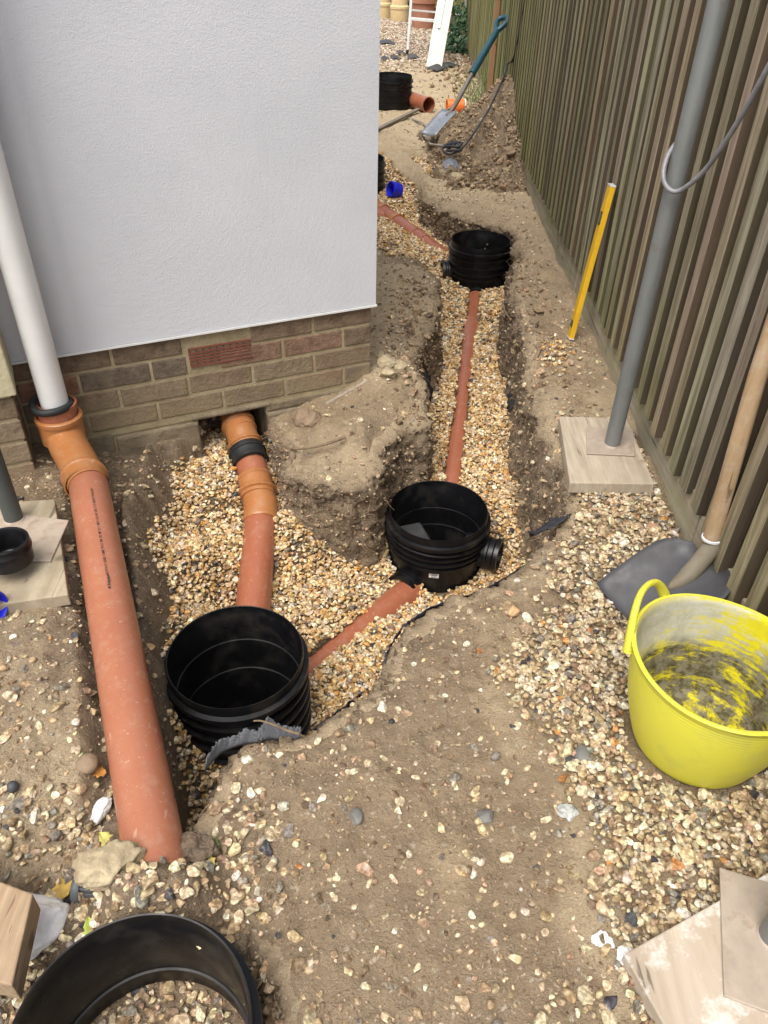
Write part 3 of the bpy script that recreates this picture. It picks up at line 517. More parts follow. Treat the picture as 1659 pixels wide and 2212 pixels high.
def tinted(mb, name, parent, per, lo=.82, hi=1.15, seed=4, bevel=0, label=None):
    r = np.random.default_rng(seed); ob = mb.build(name, M['fence'], parent, smooth=0, label=label); n = len(mb.v) // per; t = r.uniform(lo, hi, (n, 1)) * np.array([1, 1, 1]) * r.uniform(.94, 1.06, (n, 3))
    a = ob.data.color_attributes.new("tint", 'FLOAT_COLOR', 'POINT'); a.data.foreach_set("color", np.c_[np.repeat(t, per, 0), np.ones(n * per)].ravel())
    if bevel: b = ob.modifiers.new("bevel", 'BEVEL'); b.width = bevel; b.segments = 2
    return ob
fence = thing("wooden_fence", "tall weathered vertical slat fence with green algae along the right side", "fence", (.85, 3, 0))
FX = .822; r = np.random.default_rng(14); mb = MB(); yy = .02
while yy < 7.0:
    w = .050 + r.uniform(-.003, .003); zb = (.115 if yy < 2.9 else .13) + r.uniform(-.006, .006) - (.05 if yy < 1.5 else 0); top = 1.95; dx = r.uniform(-.003, .003); tiltx = r.normal(0, .001)
    rt = Matrix.Rotation(r.normal(0, .003), 3, 'X') @ Matrix.Rotation(r.normal(0, .05), 3, 'Z'); mb.box((FX + .016 + dx, yy, (zb + top) / 2), (.034, w, top - zb), rt); yy += .1 + r.uniform(-.004, .004)
while yy < 13.2:
    w = .062; mb.box((FX + .016 + r.uniform(-.003, .003) + .006 * (yy - 7), yy, 1.02), (.034, w, 1.86)); yy += .098 + r.uniform(-.004, .004)
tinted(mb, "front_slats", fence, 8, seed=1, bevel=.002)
mb = MB(); yy = .02
while yy < 13.2: mb.box((FX + .034 + .020 + .006 * max(0, yy - 7), yy + .05, 1.03), (.02, .098, 1.84)); yy += .1
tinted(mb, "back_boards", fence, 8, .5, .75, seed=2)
mb = MB()
for y0, y1 in ((-.5, 1.62), (1.625, 3.4), (3.405, 5.2), (5.205, 7.2), (7.205, 9.3), (9.305, 11.2)): mb.box((.84 + .02 + .03 * max(0, (y0 - 6.5) / 3), (y0 + y1) / 2, .02 if y0 > 1 else -.0), (.036, y1 - y0 - .004, .23), None)
gbm = wood("gravel_board_wood", (.26, .23, .16), (.44, .39, .29), (14, 3, 40), ((.27, .28, .12), .6)); mb.build("gravel_board", gbm, fence, smooth=0, bevel=.003)
for py in (.9, 2.75, 4.6, 6.5, 8.4, 10.4):
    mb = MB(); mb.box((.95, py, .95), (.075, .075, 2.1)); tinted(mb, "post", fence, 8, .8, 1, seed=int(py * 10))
mb = MB(); mb.box((.80, 7.35, .9), (.035, .07, 1.9)); mb.build("new_batten", wood("fresh_brown_wood", (.26, .14, .07), (.36, .21, .11), (30, 30, 4)), fence, smooth=0, label="newer orange brown batten fixed to the fence")
# ------------------------------------------------------------------ black inspection chambers
def flat_text(name, body, size, mat, parent, fn, label=None, bold=0.0, fit=None):
    """lettering as a mesh, each vertex placed by fn(u, v)"""
    cu_ = bpy.data.curves.new(name, 'FONT'); cu_.body = body; cu_.size = size; cu_.offset = bold; cu_.align_x = 'CENTER'; cu_.align_y = 'CENTER'; cu_.resolution_u = 2
    t = bpy.data.objects.new(name, cu_); COL.objects.link(t); bpy.context.view_layer.update(); me = bpy.data.meshes.new_from_object(t); bpy.data.objects.remove(t)
    bm = bmesh.new(); bm.from_mesh(me); xs_ = [v.co.x for v in bm.verts]; ks_ = fit / (max(xs_) - min(xs_)) if fit else 1.0
    for v in bm.verts: v.co = fn(v.co.x * ks_, v.co.y) - Vector(parent_loc(parent))
    bm.to_mesh(me); bm.free(); me.materials.clear(); me.materials.append(mat); o = bpy.data.objects.new(name, me); COL.objects.link(o); o.parent = parent
    if label: o['label'] = label
    return o
def parent_loc(p):
    off = Vector((0, 0, 0))
    while p is not None: off += p.matrix_basis.translation; p = p.parent
    return off
def chamber(name, label, c, Hh, ribs, step=.045, base=False, r=.174, open_bottom=False, tilt=(0, 0), group=None, joints=(.122, .24)):
    t = thing(name, label, "drain chamber", (c[0], c[1], c[2] - Hh), group); ax = Vector((tilt[0], tilt[1], 1)).normalized(); o = Vector(c)
    k = r / .174; ins = [(.1665, -.036), (.1695, -.030), (.1710, -.001), (.1735, 0)] if k == 1 else [(.1665 * k, -.036), (.1695 * k, -.030), (.171 * k, -.001), (.1735 * k, 0)]
    out = [(.1745, -.003), (.175, -.030), (.1865, -.033), (.1875, -.046), (.1765, -.051)]; z = -.051
    rib = []
    for i in range(ribs):
        z = -.051 - step * (i + 1) + .012; rib += [(.1745, z + .012), (.1745, z + .0055), (.1845, z + .004), (.185, z - .003), (.1745, z - .006)]
    out = [(a * k, b) for a, b in out + rib]; zb = -Hh if not base else z - .02
    out += [(.1745 * k, zb)] if not base else [(.173 * k, zb), (.179 * k, zb - .002), (.179 * k, zb - .012), (.170 * k, zb - .016)]
    jn = []
    for j in joints:
        if j < Hh - .03: jn = [(.1625 * k, -j - .004), (.1625 * k, -j), (.1665 * k, -j + .001)] + jn
    inner = [(.1625 * k, -Hh + .001)] + jn + ins
    mb = MB(); mb.lathe(inner + out, o, ax, 96); mb.build("riser", M['black'], t, smooth=40)
    if not open_bottom:
        mb = MB(); mb.lathe([(.0005, -Hh + .03), (.06 * k, -Hh + .028), (.11 * k, -Hh + .05), (.1620 * k, -Hh + .055)], o, ax, 48); mb.build("floor", M['black'], t, smooth=60)
    if base:
        mb = MB(); mb.lathe([(.1695 * k, zb - .013), (.166 * k, zb - .10), (.1665 * k, zb - .104), (.163 * k, -Hh - .02)], o, ax, 96); mb.build("base", M['black'], t, smooth=40)
    return t
ch1 = chamber("inspection_chamber", "black ribbed chamber with nothing but ribs, nearest one in the pit", (-.372, 1.326, -.15), .62, 11, .0435, joints=(.125, .245, .45))
ch2 = chamber("inspection_chamber", "black chamber bearing a small white barcode sticker, mid trench", (.193, 2.149, -.30), .42, 3, .0245, base=True, joints=(.12, .2))
ch3 = chamber("inspection_chamber", "black chamber at the far end of the straight pipe in the trench", (.495, 4.27, -.055), .46, 3, .036, base=True, r=.162)
ch4 = chamber("inspection_chamber", "black ribbed chamber standing on open ground behind the house corner", (-.03, 7.55, .245), .25, 4, .046, joints=(.1,))
ch5 = chamber("inspection_chamber", "black chamber peeping out from behind the white wall near the blue cap", (-.235, 5.62, .03), .35, 4, .046, joints=(.1,))
ring = chamber("riser_ring", "black open riser ring lying loose at the bottom left corner", (-.346, .400, .08), .235, 3, .06, open_bottom=True, joints=(.19,)); ring['category'] = "riser ring"
# ribs crossing slightly askew on the standing chamber, the inner benching and outlets
mb = MB(); mb.tube([(.193 + .185 * math.cos(a), 2.149 + .185 * math.sin(a), -.366 - .008 * math.cos(a - .6)) for a in np.linspace(0, 2 * math.pi, 72)], .0045, 6, False); mb.build("sealing_ring", M['black'], ch2)
mb = MB(); q = Vector((.193, 2.149, -.55)); mb.box(q + Vector((-.07, .03, .02)), (.10, .18, .14), Matrix.Rotation(.35, 3, 'Z')); mb.build("benching", plain("worn_black_plastic", (.045, .045, .045), .55, .4, var=.4), ch2, bevel=.01)
def outlet(parent, c, d, r0_=.056, name="outlet", l=.08):
    mb = MB(); mb.lathe([(r0_ * .86, -.05), (r0_ * .86, l), (r0_ * .9, l + .003), (r0_ * 1.1, l + .002), (r0_ * 1.12, l - .012), (r0_ * 1.02, l - .018), (r0_ * 1.02, l * .55), (r0_ * 1.09, l * .5), (r0_ * 1.09, l * .38), (r0_ * 1.0, l * .34), (r0_, -.05)], c, d, 40)
    o = mb.build(name, M['black'], parent, smooth=40); mb = MB(); mb.lathe([(.001, l * .2), (r0_ * .86, l * .2)], c, d, 24); mb.build("plug_face", M['black'], o, smooth=0); return o
outlet(ch2, (.193 + .15, 2.149 - .055, -.44), (.93, -.36, .02), .056, l=.075)
outlet(ch2, (.193 - .10, 2.149 - .14, -.53), (-.57, -.82, .0), .056, "outlet", .045)
outlet(ch3, (.495 - .145, 4.27 - .01, -.235), (-1, -.1, 0), .056, l=.06)
outlet(ch3, (.495 - .012, 4.27 - .15, -.325), (-.1, -1, 0), .058, l=.045)
# barcode sticker, upside down
def on_cyl(c, r, a0, z0): 
    return lambda u, v: Vector((c[0] + r * math.cos(a0 + u / r), c[1] + r * math.sin(a0 + u / r), z0 + v))
A_ = math.atan2(1.985 - 2.149, .180 - .193); f_ = on_cyl((.193, 2.149), .1708, A_, -.463); mb = MB(); n = 8; vs = [f_(-.0175 + .035 * i / n, v) for i in range(n + 1) for v in (-.0095, .0095)]
mb.add(vs, [(2 * i, 2 * i + 2, 2 * i + 3, 2 * i + 1) for i in range(n)]); st_ = mb.build("barcode_sticker", M['sticker'], ch2, smooth=0)
f2 = on_cyl((.193, 2.149), .1714, A_, -.463); mb = MB(); u = -.0125; rb = random.Random(3)
while u < .0125:
    w = rb.choice([.0004, .0007, .0011]); mb.add([f2(u, .001), f2(u + w, .001), f2(u + w, .0070), f2(u, .0070)], [(0, 1, 2, 3)]); u += w + rb.choice([.0004, .0006, .0009])
mb.build("barcode", M['ink'], st_, smooth=0)
flat_text("sticker_text", "UG497", .0066, M['ink'], st_, lambda a, b: f2(-a, -b - .0045), bold=.0002)

# ------------------------------------------------------------------ pipes
def straight(name, label, a, b, r, mat, cat="pipe", wall=.0035, n=40, extra=None):
    a, b = Vector(a), Vector(b); t = thing(name, label, cat, tuple(a)); d = (b - a); L_ = d.length
    MB().lathe([(r - wall, 0), (r, 0), (r, L_), (r - wall, L_), (r - wall, 0)], a, d, n).build("barrel", mat, t, smooth=40); return t
def collar(parent, c, d, r, l, mat, name="socket_collar", lip=.006):
    MB().lathe([(r - .006, 0), (r + lip * .6, 0), (r + lip, .004), (r + lip, .012), (r + .0015, .016), (r + .0015, l - .002), (r - .004, l)], c, d, 48).build(name, mat, parent, smooth=40)
# long pipe on the left, printed
P0, P1 = Vector((-.862, 1.80, .03)), Vector((-.357, .61, -.004)); pd = (P1 - P0).normalized()
lp = straight("drain_pipe", "long dusty terracotta drain pipe with black printing, running down the left", P0, P1, .055, M['clay_dusty'])
up = Vector((0, 0, 1)); side = pd.cross(up).normalized(); upp = side.cross(pd).normalized()
def wrap(u, v):  # u runs back up the pipe, v to its left
    ang = math.radians(79) + v / .0553; p = P0 + pd * (.375 - u); return p + (side * -math.cos(ang) + upp * math.sin(ang)) * .05535
flat_text("printed_lettering", "EN13476-2.9  UG430  110MM  PVC-U  SN8  UD  IMP  23  C  08414  26-01-00  LINE  17  D  MADE IN ENGLAND", .0095, M['ink'], lp, lambda u, v: wrap(u + .09, v), bold=.0002, fit=.365)
flat_text("printed_maker_name", "© Polypipe", .0105, M['ink'], lp, lambda u, v: wrap(u - .118, v), bold=.0005, fit=.052)
# bend and seal under the white downpipe
bend = thing("pipe_bend", "orange brown socket bend joining the white downpipe to the long pipe", "pipe bend", (-.95, 1.93, .0))
pth = bez([(-1.0, 2.013, .125), (-.997, 2.008, .085), (-.972, 1.968, .05), (-.918, 1.89, .036), (-.855, 1.785, .03)], 7); MB().tube(pth, .0575, 40, False).build("elbow", M['ochre'], bend)
MB().lathe([(.054, -.05), (.0605, -.05), (.0655, -.045), (.0655, .022), (.070, .024), (.0705, .036), (.066, .040), (.060, .041), (.0585, .02)], (-1.0, 2.012, .092), (.0, .02, 1), 48).build("socket", M['ochre'], bend, smooth=40)
collar(bend, Vector((-.885, 1.838, .0335)), pd, .0595, .055, M['ochre'], "socket_rim", .006)
MB().lathe([(.050, -.03), (.0565, -.03), (.0565, .035), (.0595, .037), (.0595, .045), (.053, .046), (.050, .03)], (-1.0, 2.012, .128), (.05, .06, 1), 48).build("spigot_ring", M['clay'], bend, smooth=40)
seal = thing("rubber_seal", "black rubber ring seal round the foot of the white downpipe", "seal", (-1.005, 2.008, .17))
q = Vector((.10, .03, 1)).normalized().to_track_quat('Z', 'Y'); MB().tube([Vector((-1.007, 2.005, .172)) + q @ Vector((.054 * math.cos(a), .054 * math.sin(a), .004 * math.sin(2 * a))) for a in np.linspace(0, 2 * math.pi, 48)], .0105, 12, False, squash=(1, 1.1)).build("ring", M['rubber'], seal)
MB().lathe([(.041, .0), (.05, .004), (.053, .0)], (-1.007, 2.005, .174), (.1, .03, 1), 40).build("web", M['rubber'], seal)
dp = straight("white_downpipe", "white plastic downpipe rising up the render at the left edge", (-1.0, 2.012, .135), (-1.0, 2.012, 2.5), .0405, M['white'], "downpipe")
# run from under the house into the nearest chamber
run = thing("wall_outlet_bend", "ochre socket bend coming out of the hole under the brick wall", "pipe bend", (-.53, 2.38, -.14))
pth = bez([(-.60, 2.56, -.10), (-.555, 2.44, -.125), (-.528, 2.375, -.145), (-.50, 2.315, -.178)], 6); MB().tube(pth, .0565, 40, False).build("elbow", M['ochre'], run)
collar(run, (-.546, 2.415, -.130), (.027, -.05, -.02), .057, .05, M['ochre'], "rim", .006); collar(run, (-.513, 2.338, -.165), (.028, -.055, -.03), .057, .03, M['ochre'], "rim", .007)
cp = thing("rubber_coupling", "black rubber coupling with a paper label joining two orange pipes", "coupling", (-.485, 2.285, -.2)); dcp = Vector((.026, -.06, -.022)).normalized(); c0 = Vector((-.503, 2.316, -.182))
MB().lathe([(.057, 0), (.0655, .001), (.0655, .014), (.069, .016), (.069, .024), (.0645, .026), (.0625, .035), (.0625, .048), (.066, .052), (.066, .066), (.058, .068)], c0, dcp, 48).build("sleeve", M['rubber'], cp, smooth=40)
for k_ in (.004, .055): MB().lathe([(.0655, k_), (.0672, k_ + .001), (.0672, k_ + .011), (.0655, k_ + .012)], c0, dcp, 48).build("clamp_band", steel("clamp_steel", (.07, .07, .07), 0, .35, .8), cp, smooth=40)
lab = MB(); la = [c0 + dcp * .055 + Vector((-.055, -.005, -.012)), c0 + dcp * .05 + Vector((-.080, -.012, -.018)), c0 + dcp * .035 + Vector((-.105, -.008, -.008)), c0 + dcp * .02 + Vector((-.118, .002, .002))]
lab.add([p + o_ for p in la for o_ in (Vector((0, .0, .011)), Vector((-.004, -.004, -.011)))], [(2 * i, 2 * i + 1, 2 * i + 3, 2 * i + 2) for i in range(3)]); lab.build("paper_label", M['sticker'], cp, smooth=60, solid=.0006)
lab = MB(); lab.add([la[0] + Vector((.002, 0, .0115)), la[0] + Vector((-.002, -.005, -.0115)), la[0] * .65 + la[1] * .35 + Vector((-.004, -.0052, -.0115)), la[0] * .65 + la[1] * .35 + Vector((0, -.001, .012))], [(0, 1, 2, 3)]); lab.build("yellow_label_strip", plain("yellow_print", (.75, .7, .05), .6), cp, smooth=0, solid=.001)
s1 = straight("short_pipe", "short terracotta pipe between the black coupling and the ochre adaptor", (-.49, 2.285, -.197), (-.447, 2.175, -.24), .055, M['clay'])
ad = thing("pipe_adaptor", "ochre double socket adaptor bend in the middle of the inlet pipe run", "adaptor", (-.44, 2.16, -.25))
MB().tube(bez([(-.462, 2.20, -.228), (-.441, 2.145, -.25), (-.428, 2.10, -.268), (-.420, 2.05, -.287)], 6), .0575, 40, False).build("body", M['ochre'], ad)
collar(ad, (-.464, 2.205, -.226), (.02, -.05, -.019), .0585, .06, M['ochre'], "socket_rim", .005); collar(ad, (-.445, 2.155, -.246), (.013, -.05, -.02), .0605, .03, M['ochre'], "socket_rim", .009)
collar(ad, (-.4175, 2.035, -.292), (-.006, .05, .018), .0585, .085, M['ochre'], "socket_rim", .006)
ip = straight("inlet_pipe", "clean terracotta pipe running from the ochre adaptor into the nearest chamber", (-.423, 2.07, -.281), (-.388, 1.512, -.396), .055, M['clay'])
cl = straight("link_pipe", "half buried terracotta pipe linking the nearest chamber to the one with a sticker", (-.273, 1.467, -.486), (.10, 1.98, -.543), .055, M['clay'])
mp_ = straight("trench_pipe", "straight terracotta pipe half sunk in gravel along the middle of the trench", (.245, 2.316, -.449), (.475, 4.10, -.322), .055, M['clay'])
fp_ = thing("branch_pipe", "jointed terracotta pipe running left from the far trench chamber", "pipe", (.15, 5.15, -.25))
a, b = Vector((.38, 4.42, -.265)), Vector((-.19, 5.46, -.20)); MB().tube([a, b], .053, 32, False).build("barrel", M['clay'], fp_); d_ = (b - a).normalized()
for t_, mt in ((.40, 'clay'), (.60, 'ochre'), (.76, 'ochre')): collar(fp_, a + (b - a) * t_, d_ if t_ > .5 else -d_, .0545, .12 if t_ < .5 else .05, M[mt], "coupler", .007)
fq = straight("side_branch_pipe", "pale orange branch pipe sunk in gravel beside the jointed pipe", (.06, 5.10, -.24), (-.3, 5.28, -.19), .05, M['clay'])
op = straight("orange_pipe_offcut", "bright orange pipe offcut lying behind the spade at the heap's edge", (.45, 7.42, .04), (.61, 7.44, .04), .055, M['orange'], "pipe offcut")
MB().lathe([(.0555, 0), (.0575, .001), (.0575, .010), (.050, .011)], (.60, 7.439, .04), (1, .13, 0), 32).build("end_rim", M['white'], op)
tp = straight("terracotta_pipe_offcut", "terracotta pipe offcut with open end beside the standing black chamber", (.10, 7.62, .062), (.29, 7.31, .062), .06, M['clay'], "pipe offcut")
wc = MB(); wc.lathe([(.0555, 0), (.064, 0), (.065, .012), (.061, .016), (.061, .05)], (.29, 7.31, .062), (-.19, .31, 0), 40); wc.build("socket_end", M['clay'], tp)

# ------------------------------------------------------------------ caps
def cap(name, label, c, ax, r, l, mat, cat):
    t = thing(name, label, cat, tuple(c)); MB().lathe([(.0005, .004), (r * .82, .004), (r * .86, l - .004), (r * .9, l), (r, l - .002), (r * 1.0, l * .75), (r * 1.04, l * .7), (r * 1.04, l * .62), (r * .99, l * .58), (r * .97, 0), (.001, -.001)], c, ax, 48).build("cup", mat, t, smooth=40)
    MB().lathe([(r * .45, .010), (r * .5, .012), (r * .55, .010), (r * .6, .0045)], c, ax, 40).build("inner_ridge", mat, t); return t
cap("blue_cap", "blue plastic pipe cap lying on gravel near the house corner", Vector((.045, 5.40, -.12)), (-.75, -.45, .25), .05, .075, M['blue'], "pipe cap")
cap("blue_cap", "blue plastic cap cut by the left edge beneath the wooden board", Vector((-.93, 1.27, .055)), (.8, -.3, .1), .042, .03, M['blue'], "pipe cap")
cap("socket_cap", "black round socket cap resting on the wooden board at the left edge", Vector((-.915, 1.40, .085)), (.0, .05, 1), .058, .062, M['black'], "pipe cap")

# ------------------------------------------------------------------ boards, plates, scaffold poles
wb = wood("pale_board_wood", (.34, .28, .20), (.50, .43, .33), (60, 5, 20), ((.30, .23, .16), .35)); wb2 = wood("grey_board_wood", (.30, .25, .17), (.46, .39, .28), (30, 4, 20), ((.2, .15, .1), .4))
wb3 = wood("dusty_board_wood", (.38, .31, .23), (.50, .42, .33), (26, 5, 20), ((.78, .76, .73), .95)); wb4 = wood("sawn_timber", (.29, .20, .12), (.42, .31, .20), (90, 8, 90), ((.2, .15, .1), .3))
def quad_board(name, label, pts, z0, th, mat, cat="board"):
    c = sum((Vector((p[0], p[1], 0)) for p in pts), Vector()) / 4; t = thing(name, label, cat, (c.x, c.y, z0)); mb = MB(); mb.add([(p[0], p[1], z0 + (p[2] if len(p) > 2 else 0)) for p in pts] + [(p[0], p[1], z0 + th + (p[2] if len(p) > 2 else 0)) for p in pts], [(3, 2, 1, 0), (4, 5, 6, 7), (0, 1, 5, 4), (1, 2, 6, 5), (2, 3, 7, 6), (3, 0, 4, 7)])
    mb.build("plank", mat, t, smooth=0, bevel=.003); return t
quad_board("scaffold_board", "short pale wooden board under the pole beside the right trench edge", [(.545, 1.845), (.795, 1.85), (.80, 2.225), (.575, 2.225)], .008, .038, wb)
quad_board("scaffold_board", "weathered board under the pole at the left edge with the black cap on it", [(-1.18, 1.21), (-.755, 1.325), (-.92, 1.70), (-1.40, 1.62)], .012, .036, wb2)
quad_board("scaffold_board", "dusty board with white plaster marks in the bottom right corner", [(.405, .545), (.46, .40), (.80, .50), (.76, .72)], .008, .036, wb3)
quad_board("timber_block", "sawn timber block end by the white lump at the bottom left edge", [(-.76, .50), (-.53, .455), (-.55, .59), (-.78, .66)], .045, .055, wb4, "timber")
rusty = steel("rusty_base_plate", (.40, .33, .26), .55, .6, .15); pole_m = steel("galvanised_tube", (.21, .225, .22), .3, .5, .35)
def pole(label, c, pts, z, h=2.6, th=.005, mt=None, r=.0242):
    t = thing("scaffold_pole", label, "scaffold pole", (c[0], c[1], z)); mb = MB(); mb.add([(p[0], p[1], z) for p in pts] + [(p[0], p[1], z + th) for p in pts], [(3, 2, 1, 0), (4, 5, 6, 7), (0, 1, 5, 4), (1, 2, 6, 5), (2, 3, 7, 6), (3, 0, 4, 7)])
    mb.build("base_plate", rusty, t, smooth=0, bevel=.002); MB().lathe([(r * .85, th), (r, th), (r, h), (r * .85, h), (r * .85, th)], (c[0], c[1], z), (0, 0, 1), 40).build("tube", mt or pole_m, t, smooth=40)
    MB().lathe([(r, th + .004), (r + .003, th + .002), (r + .004, th)], (c[0], c[1], z), (0, 0, 1), 30).build("weld", rusty, t); return t
pole("tall grey scaffold pole standing on the board beside the fence", (.712, 2.052), [(.622, 1.995), (.77, 1.99), (.80, 2.14), (.65, 2.15)], .0475)
pole("dark scaffold pole at the left edge standing on the weathered board", (-.992, 1.60), [(-1.10, 1.44), (-.835, 1.435), (-.845, 1.60), (-1.10, 1.64)], .0495, mt=steel('dark_tube', (.075, .085, .08), .15, .6, .3))
pole("scaffold pole with rusty square plate in the bottom right corner", (.655, .575), [(.545, .485), (.70, .43), (.76, .64), (.605, .69)], .0455, r=.0235)

# ------------------------------------------------------------------ spirit level
lv = thing("spirit_level", "yellow spirit level leaning upright against the slatted fence", "spirit level", (.745, 2.93, 0)); a, b = Vector((.742, 2.925, .004)), Vector((.803, 2.97, .585)); ax = (b - a).normalized()
xx = (Vector((1, 0, 0)) - ax * ax.x).normalized(); yy_ = ax.cross(xx); Rm = Matrix((xx, yy_, ax)).transposed(); yl = plain("level_yellow", (.72, .42, .02), .45, .4, var=.12, sc=14); L_ = (b - a).length
mb = MB(); mb.box((a + b) / 2, (.020, .046, L_), Rm); mb.build("body", yl, lv, smooth=0, bevel=.002)
for e_ in (a, b): MB().box(e_, (.0215, .0475, .006), Rm).build("end_cap", plain("grey_end_cap", (.55, .55, .53), .5), lv, smooth=0, bevel=.001)
for q_, h_ in ((.80, .06), (.10, .035)):
    p = a.lerp(b, q_) - xx * .0102; mb = MB(); mb.box(p, (.002, .026, h_ * .8), Rm); vw = mb.build("vial_window", M['rubber'], lv, smooth=0, bevel=.001); mb = MB(); mb.tube([p - ax * h_ * .3 - xx * .002, p + ax * h_ * .3 - xx * .002], .005, 12); mb.build("vial", plain("vial_dark", (.10, .12, .06), .15, .8), vw)

# ------------------------------------------------------------------ yellow tub
m = NT("yellow_rubber", .42, .4); m.col(m.mix(m.gray(m.noise(9, 5, .6), .5, .8), (.66, .62, .06), (.50, .49, .10))); wv = m.node("ShaderNodeTexWave", bands_direction='Z', Scale=42.0); m.L(m.co(), wv.inputs['Vector']); m.bump(wv.outputs['Fac'], .25, .002); M['tub'] = m.m
m = NT("yellow_rubber_dirty_inside", .6, .25); sep = m.node("ShaderNodeSeparateXYZ"); m.L(m.co(), sep.inputs[0]); lx, ly, lz = sep.outputs
ang = m.math('ARCTAN2', ly, lx); rad = m.math('POWER', m.math('ADD', m.math('MULTIPLY', lx, lx), m.math('MULTIPLY', ly, ly)), .5)
cmb = m.node("ShaderNodeCombineXYZ"); m.L(m.math('MULTIPLY', ang, 2.2), cmb.inputs[0]); m.L(m.math('MULTIPLY', rad, 26), cmb.inputs[1]); m.L(m.math('MULTIPLY', lz, 75), cmb.inputs[2])
swirl = m.noise(1.0, 7, .72, .3, vec=cmb.outputs[0]); st2 = m.noise(13, 8, .75, .2); st3 = m.noise(48, 5, .7)
mixn = m.math('ADD', m.math('MULTIPLY', swirl, .5), m.math('ADD', m.math('MULTIPLY', st2, .38), m.math('MULTIPLY', st3, .12)))
c = m.mix(m.gray(st2, .35, .7), (.72, .64, .02), (.58, .50, .03))
zl = m.ramp(lz, [(.0, (.02,) * 3), (.10, (.045,) * 3), (.135, (-.0,) * 3), (.17, (0,) * 3)]); low = m.gray(m.math('ADD', mixn, zl), .46, .535); low = m.math('MULTIPLY', low, m.ramp(lz, [(.15, (1,) * 3), (.19, (0,) * 3)]))
c = m.mix(low, c, m.mix(m.gray(st3, .42, .58), (.085, .072, .035), (.22, .20, .14)))
side_ = m.math('ADD', m.math('MULTIPLY', lx, -1.0), m.math('MULTIPLY', ly, .35)); up_ = m.gray(m.math('ADD', m.math('ADD', mixn, m.math('MULTIPLY', side_, .45)), 0.0), .45, .53); up_ = m.math('MULTIPLY', up_, m.ramp(lz, [(.115, (0,) * 3), (.15, (1,) * 3), (.235, (1,) * 3), (.262, (.15,) * 3)]))
c = m.mix(up_, c, m.mix(m.gray(st2, .4, .6), (.62, .61, .55), (.46, .45, .33))); m.col(c); m.bump(mixn, .5, .004); M['tubin'] = m.m
TC = Vector((.660, .992, .006)); tub = thing("rubber_tub", "yellow flexible tub with dried plaster inside standing by the fence", "tub", tuple(TC)); TH, RB, RT = .252, .126, .169
def squish(mb, c):
    out = []
    for v in mb.v:
        v = Vector(v); h = max(0, (v.z - c.z) / TH); d = Vector((v.x - c.x, v.y - c.y)); a = math.atan2(d.y, d.x); k_ = 1 + .025 * h * math.cos(2 * (a - 2.5)) + .006 * h * math.sin(3 * a); out.append((c.x + d.x * k_, c.y + d.y * k_, v.z + .008 * h * h * math.cos(2 * (a - 2.4))))
    mb.v = out; return mb
rr = lambda h: RB + (RT - RB) * (1 - (1 - h) ** 1.9)
mb = MB(); mb.lathe([(.001, 0), (RB - .012, 0), (RB - .003, .004)] + [(rr(h), .008 + (TH - .016) * h) for h in np.linspace(0.02, .97, 20)] + [(RT + .004, TH - .010), (RT + .006, TH - .004), (RT + .003, TH), (RT - .002, TH - .001)], TC, (0, 0, 1), 96); squish(mb, TC).build("shell", M['tub'], tub, smooth=50)
mb = MB(); mb.lathe([(RT - .001, TH - .0015), (RT - .004, TH - .006)] + [(rr(h) - .005, .008 + (TH - .016) * h) for h in np.linspace(.96, .03, 18)] + [(RB - .02, .008), (.05, .0065), (.001, .006)], TC, (0, 0, 1), 96); squish(mb, TC).build("inside", M['tubin'], tub, smooth=50)
for a0, hl in ((2.42, .085), (2.42 + math.pi, .085)):
    pts = []
    for k_ in np.linspace(-1, 1, 21):
        an = a0 + k_ * .50; rad = RT * 1.02 + .006 + .008 * (1 - k_ * k_); h_ = -.012 + (.095 if a0 < 3 else .07) * max(0, 1 - abs(k_) ** 2.6); pts.append(TC + Vector((rad * math.cos(an), rad * math.sin(an), TH - .012 + h_ - .012)))
    rad_ = [.013 - .0045 * (1 - abs(k_) ** 3) for k_ in np.linspace(-1, 1, 21)]; MB().tube(pts, rad_, 12, True, squash=(1, .75)).build("handle", M['tub'], tub, smooth=60)

# ------------------------------------------------------------------ shovel by the fence
sh = thing("shovel", "dirty broad shovel standing behind the yellow tub with wooden shaft", "shovel", (.75, 1.4, .0)); blm = steel("worn_blade_steel", (.085, .085, .09), .15, .55, .4)
tip = Vector((.603, 1.338, .008)); top = Vector((.815, 1.445, .105)); ax = (top - tip).normalized(); sx = Vector((-.40, 1, -.0)); sx = (sx - ax * sx.dot(ax)).normalized(); nn = ax.cross(sx); nn = nn if nn.z > 0 else -nn; L_ = (top - tip).length
mb = MB(); nu, nv = 17, 13; vs = []
for i in range(nv):
    v = i / (nv - 1)
    for j in range(nu):
        u = j / (nu - 1) * 2 - 1; wdt = .118 * (1 if v < .72 else math.sqrt(max(0, 1 - ((v - .72) / .30) ** 2)) * .78 + .22); vs.append(tip + ax * (L_ * v) + sx * (u * wdt) + nn * (.030 * abs(u) ** 2.4 + .012 * math.sin(v * 3) - .012 + .014 * math.exp(-(u / .22) ** 2) * max(0, v - .35)))
mb.add(vs, [(i * nu + j, i * nu + j + 1, (i + 1) * nu + j + 1, (i + 1) * nu + j) for i in range(nv - 1) for j in range(nu - 1)]); mb.build("blade", blm, sh, smooth=60, solid=.003)
s0 = top - ax * .10 - nn * .010; s1_ = Vector((.806, 1.462, .16)); MB().tube(bez([s0 - ax * .03 + nn * .012, s0 + ax * .03 + nn * .014, top + Vector((-.008, .008, .035)), s1_], 6), [.004, .009, .013, .016, .018, .020] + [.0225] * 13, 20).build("socket", steel("crusted_socket", (.20, .175, .125), .6, .85, .1), sh)
